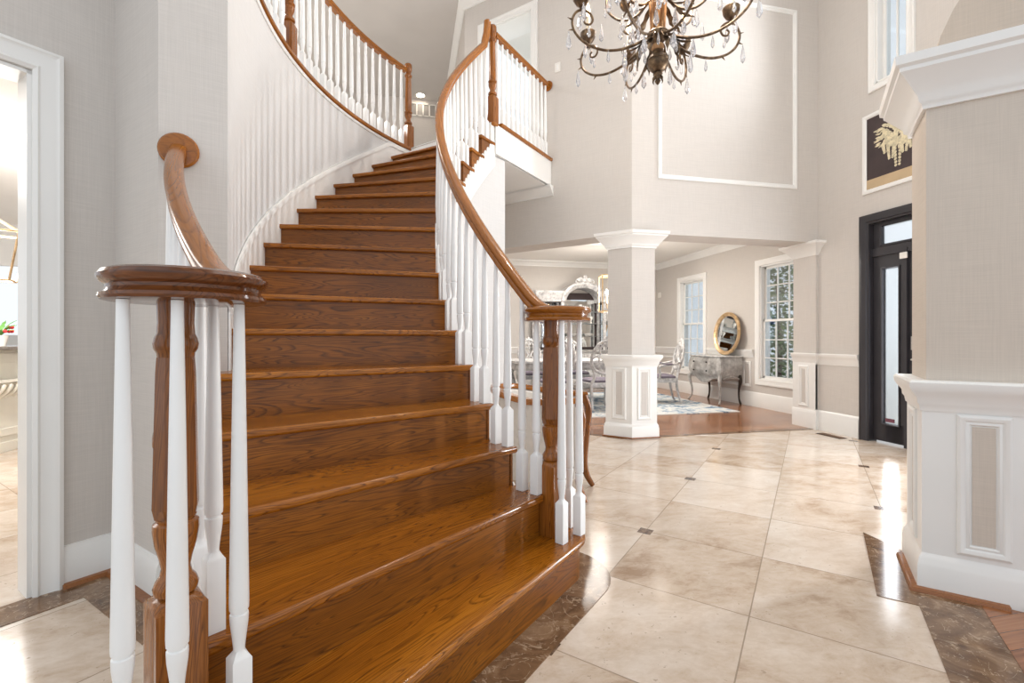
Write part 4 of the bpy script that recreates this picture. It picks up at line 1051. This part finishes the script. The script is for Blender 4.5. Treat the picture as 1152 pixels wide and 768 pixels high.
for i in range(16): petal(fx-.26+rnd.uniform(-.03, .05), fz+rnd.uniform(-.1, .12), PI+rnd.uniform(-.5, .6), .07, .02)
build(g, 'painted_blossoms', CREAM, pa, smooth=0)

# ------------------------------------------------------------------ kitchen beyond the doorway
KO = (-3.9, 5.35)
def KF(z=0): return F((KO[0], KO[1], z), (0, 1))
ki = empty('kitchen_island', KF(), 'cream kitchen island with scrolled brackets and grey stone top seen through the doorway', 'kitchen island')
g = G(KF()); g.box(-1.6, .92, .12, 1.0, 0, 1.03); g.box(-1.6, .93, .1, .12, 0, .1); g.box(-1.6, .93, .1, .12, .16, .24); g.box(-1.6, .93, .11, .12, .9, 1.0); build(g, 'body', KWHITE, ki, bevel=.004)
build(G(KF()).box(-1.66, 1.0, -.05, 1.05, 1.032, 1.07), 'countertop', GREYST, ki, bevel=.008)
g = G(KF()); g.box(-1.6, .92, -.0, .119, .71, .735); build(g, 'bracket_shelf', KWHITE, ki)
for i in range(11):
    x = .88-i*.085; g = G(KF()); stube(g, [(x, .115, .56), (x, .05, .61), (x, .015, .675), (x, .045, .7)], [.016, .02, .022, .014], 6); build(g, 'corbel', KWHITE, ki)
px_, py_ = W((-1-576)/FOC*4.7, 4.7)
pl = empty('potted_orchid', F((px_, py_, 1.071)), 'small red flowering plant in a white pot on the island', 'plant')
Mp = F((px_, py_, 1.071)); build(G(Mp).lathe([(.001, 0), (.05, .0), (.07, .1), (.075, .11), (.06, .11), (.001, .09)], 14), 'pot', PLATE, pl)
g = G(Mp); g2 = G(Mp)
for i in range(12):
    a = i*.9; leafshape(g, (0, 0, .1), (.13*math.cos(a), .13*math.sin(a), .16+.05*(i % 3)), .022, (0, 0, 1))
    g2.ball((.09*math.cos(a+.4), .09*math.sin(a+.4), .15+.04*(i % 2)), .018, 7, 5)
build(g, 'leaves', GREENP, pl); build(g2, 'flowers', RED, pl)
lx2, ly2 = W(-4.46, 4.0); Mk = F((lx2, ly2, 0), W(.8, .6))
kl = empty('kitchen_lantern', F((lx2, ly2, 1.65)), 'thin brass tapered lantern pendant hanging over the kitchen island', 'pendant lamp')
g = G(Mk); top = [(s*.19, t*.19, 2.06) for s, t in ((1, 1), (-1, 1), (-1, -1), (1, -1))]; bot = [(s*.12, t*.12, 1.65) for s, t in ((1, 1), (-1, 1), (-1, -1), (1, -1))]; apx = (0, 0, 2.2)
for i in range(4):
    j = (i+1) % 4
    for a, b in ((top[i], top[j]), (bot[i], bot[j]), (top[i], bot[i]), (top[i], apx)): g.tube([a, b], .009, 6)
build(g, 'cage', GOLD, kl)
g = G(Mk); g.tube([(0, 0, 2.2), (0, 0, 2.868)], .006, 6); g.tube([(0, 0, 1.72), (0, 0, 2.2)], .006, 6); build(g, 'stem', GOLD, kl)
build(G(Mk).lathe([(.003, 1.8), (.02, 1.83), (.02, 1.86), (.001, 1.9)], 10), 'bulb', BULBW, kl)
g = wallbox(7.2, 0, 2.87, .12, [(1.0, 4.1, 1.2, 2.25)]); Mkw = F((-9, 8.5, 0), (1, 0)); struct(build(at(g, Mkw), 'wall_kitchen', CEIL))
struct(build(G().prism([(-1.6, 2.75), (-3.1, 1.2), (-8.5, .8), (-8.5, 9.5), (-3.5, 9.5), (-1.6, 5.5)], 2.87, 2.93), 'ceiling_kitchen', CEIL))

# ------------------------------------------------------------------ outdoors
def tree(name, x, y, z0, h, r, n, seed, label):
    t = empty(name, F((x, y, z0)), label, 'tree'); rd = random.Random(seed)
    build(G(F((x, y, 0))).tube([(0, 0, z0), (.05, 0, z0+h*.4), (0, .05, z0+h*.8)], [.08, .06, .02], 8), 'trunk', BARK, t)
    g = G(F((x, y, 0)))
    for i in range(n):
        a = rd.random()*2*PI; f = rd.random(); rr = r*math.sqrt(rd.random())*(1-.45*f); c = Vector((rr*math.cos(a), rr*math.sin(a), z0+.1+f*h))
        d = Vector((rd.uniform(-1, 1), rd.uniform(-1, 1), rd.uniform(-1, .6))).normalized()*rd.uniform(.07, .15); s = d.orthogonal().normalized()*d.length*.35
        g.add([c, c+d*.5+s, c+d, c+d*.5-s], [(0, 1, 2, 3)])
    build(g, 'foliage', LEAF, t, smooth=0)
tree('shrub', 8.3, 9.2, -.3, 3.6, 1.25, 5000, 5, 'dense green shrub filling the near dining room window')
struct(build(G().box(5.75, 22, -8, 24, -.45, -.3), 'outdoor_ground', GROUND))
# ------------------------------------------------------------------ light and camera
w = bpy.data.worlds.new('daylight'); SC.world = w; w.use_nodes = True
bg = w.node_tree.nodes['Background']; bg.inputs[0].default_value = (.88, .94, 1, 1); bg.inputs[1].default_value = 1.15
def area(name, loc, rot, sx, sy, e, col=(1, 1, 1)):
    l = bpy.data.lights.new(name, 'AREA'); l.shape = 'RECTANGLE'; l.size = sx; l.size_y = sy; l.energy = e; l.color = col
    o = bpy.data.objects.new(name, l); COL.objects.link(o); o.location = loc; o.rotation_euler = rot; o['kind'] = 'helper'; return o
def lamp(name, loc, e, col, r=.05):
    l = bpy.data.lights.new(name, 'POINT'); l.energy = e; l.color = col; l.shadow_soft_size = r
    o = bpy.data.objects.new(name, l); COL.objects.link(o); o.location = loc; o['kind'] = 'helper'; return o
area('dining_fill', (3.0, 7.6, 2.84), (0, 0, 0), 2.0, 2.0, 85, (1, .96, .9))  # added fill panel under the dining ceiling, no fixture there
lamp('lantern_light', (lx, ly, 1.95), 70, (1, .93, .84), .06)
lamp('kitchen_lantern_light', (lx2, ly2, 1.86), 110, (1, .97, .93), .1)
area('kitchen_fill', (-4.6, 4.2, 2.84), (0, 0, 0), 2.5, 2.5, 90, (1, .98, .95))  # added fill that brightens the kitchen, not a real ceiling fixture
for k_ in (2, 6):
    a_ = k_*PI/4+.12+math.radians(-12.3)+PI/8
    lamp('chandelier_light', (cx+.26*math.cos(a_), cy+.26*math.sin(a_), 3.49), 38, (1, .9, .78), .03)
area('foyer_fill', (2.4, 2.0, 6.15), (0, 0, 0), 2.6, 2.6, 45, (1, .99, .97))  # unseen fill panel added high in the foyer to lift the walls
area('hall_fill', (-2.6, 6.2, 5.9), (0, 0, 0), 1.2, 1.2, 110, (1, .95, .9))  # added fill for the upstairs hall, apart from its recessed light
area('bedroom_fill', (2.75, 6.0, 5.9), (0, 0, 0), .5, .5, 60, (.86, .95, 1))  # added fill hidden behind the angled wall to light the room beyond
area('window_daylight', (4.98, 4.0, 4.73), (0, PI/2, 0), 1.5, .32, 30, (.92, .96, 1)).data.spread = math.radians(115)
area('sidelight_day_fill', (5.09, 4.92-.8675, 1.07), (0, PI/2, 0), 1.66, .15, 7, (.9, .95, 1))
area('sidelight_day_fill', (5.09, 4.92-2.4625, 1.07), (0, PI/2, 0), 1.66, .15, 110, (.93, .96, 1))  # strong fill added at an unseen sidelight to stripe the stair wall
cam = bpy.data.cameras.new('camera'); co = bpy.data.objects.new('camera', cam); COL.objects.link(co)
cam.sensor_width = 36; cam.lens = FOC/1152*36; cam.shift_y = -(384-VH)/1152; cam.clip_start = .05
co.location = (0, 0, EYE); co.rotation_euler = (PI/2, 0, -YAW)
SC.camera = co
SC.view_settings.view_transform = 'Standard'; SC.view_settings.look = 'None'; SC.view_settings.gamma = 1
SC.view_settings.use_curve_mapping = False; SC.view_settings.exposure = -0.06
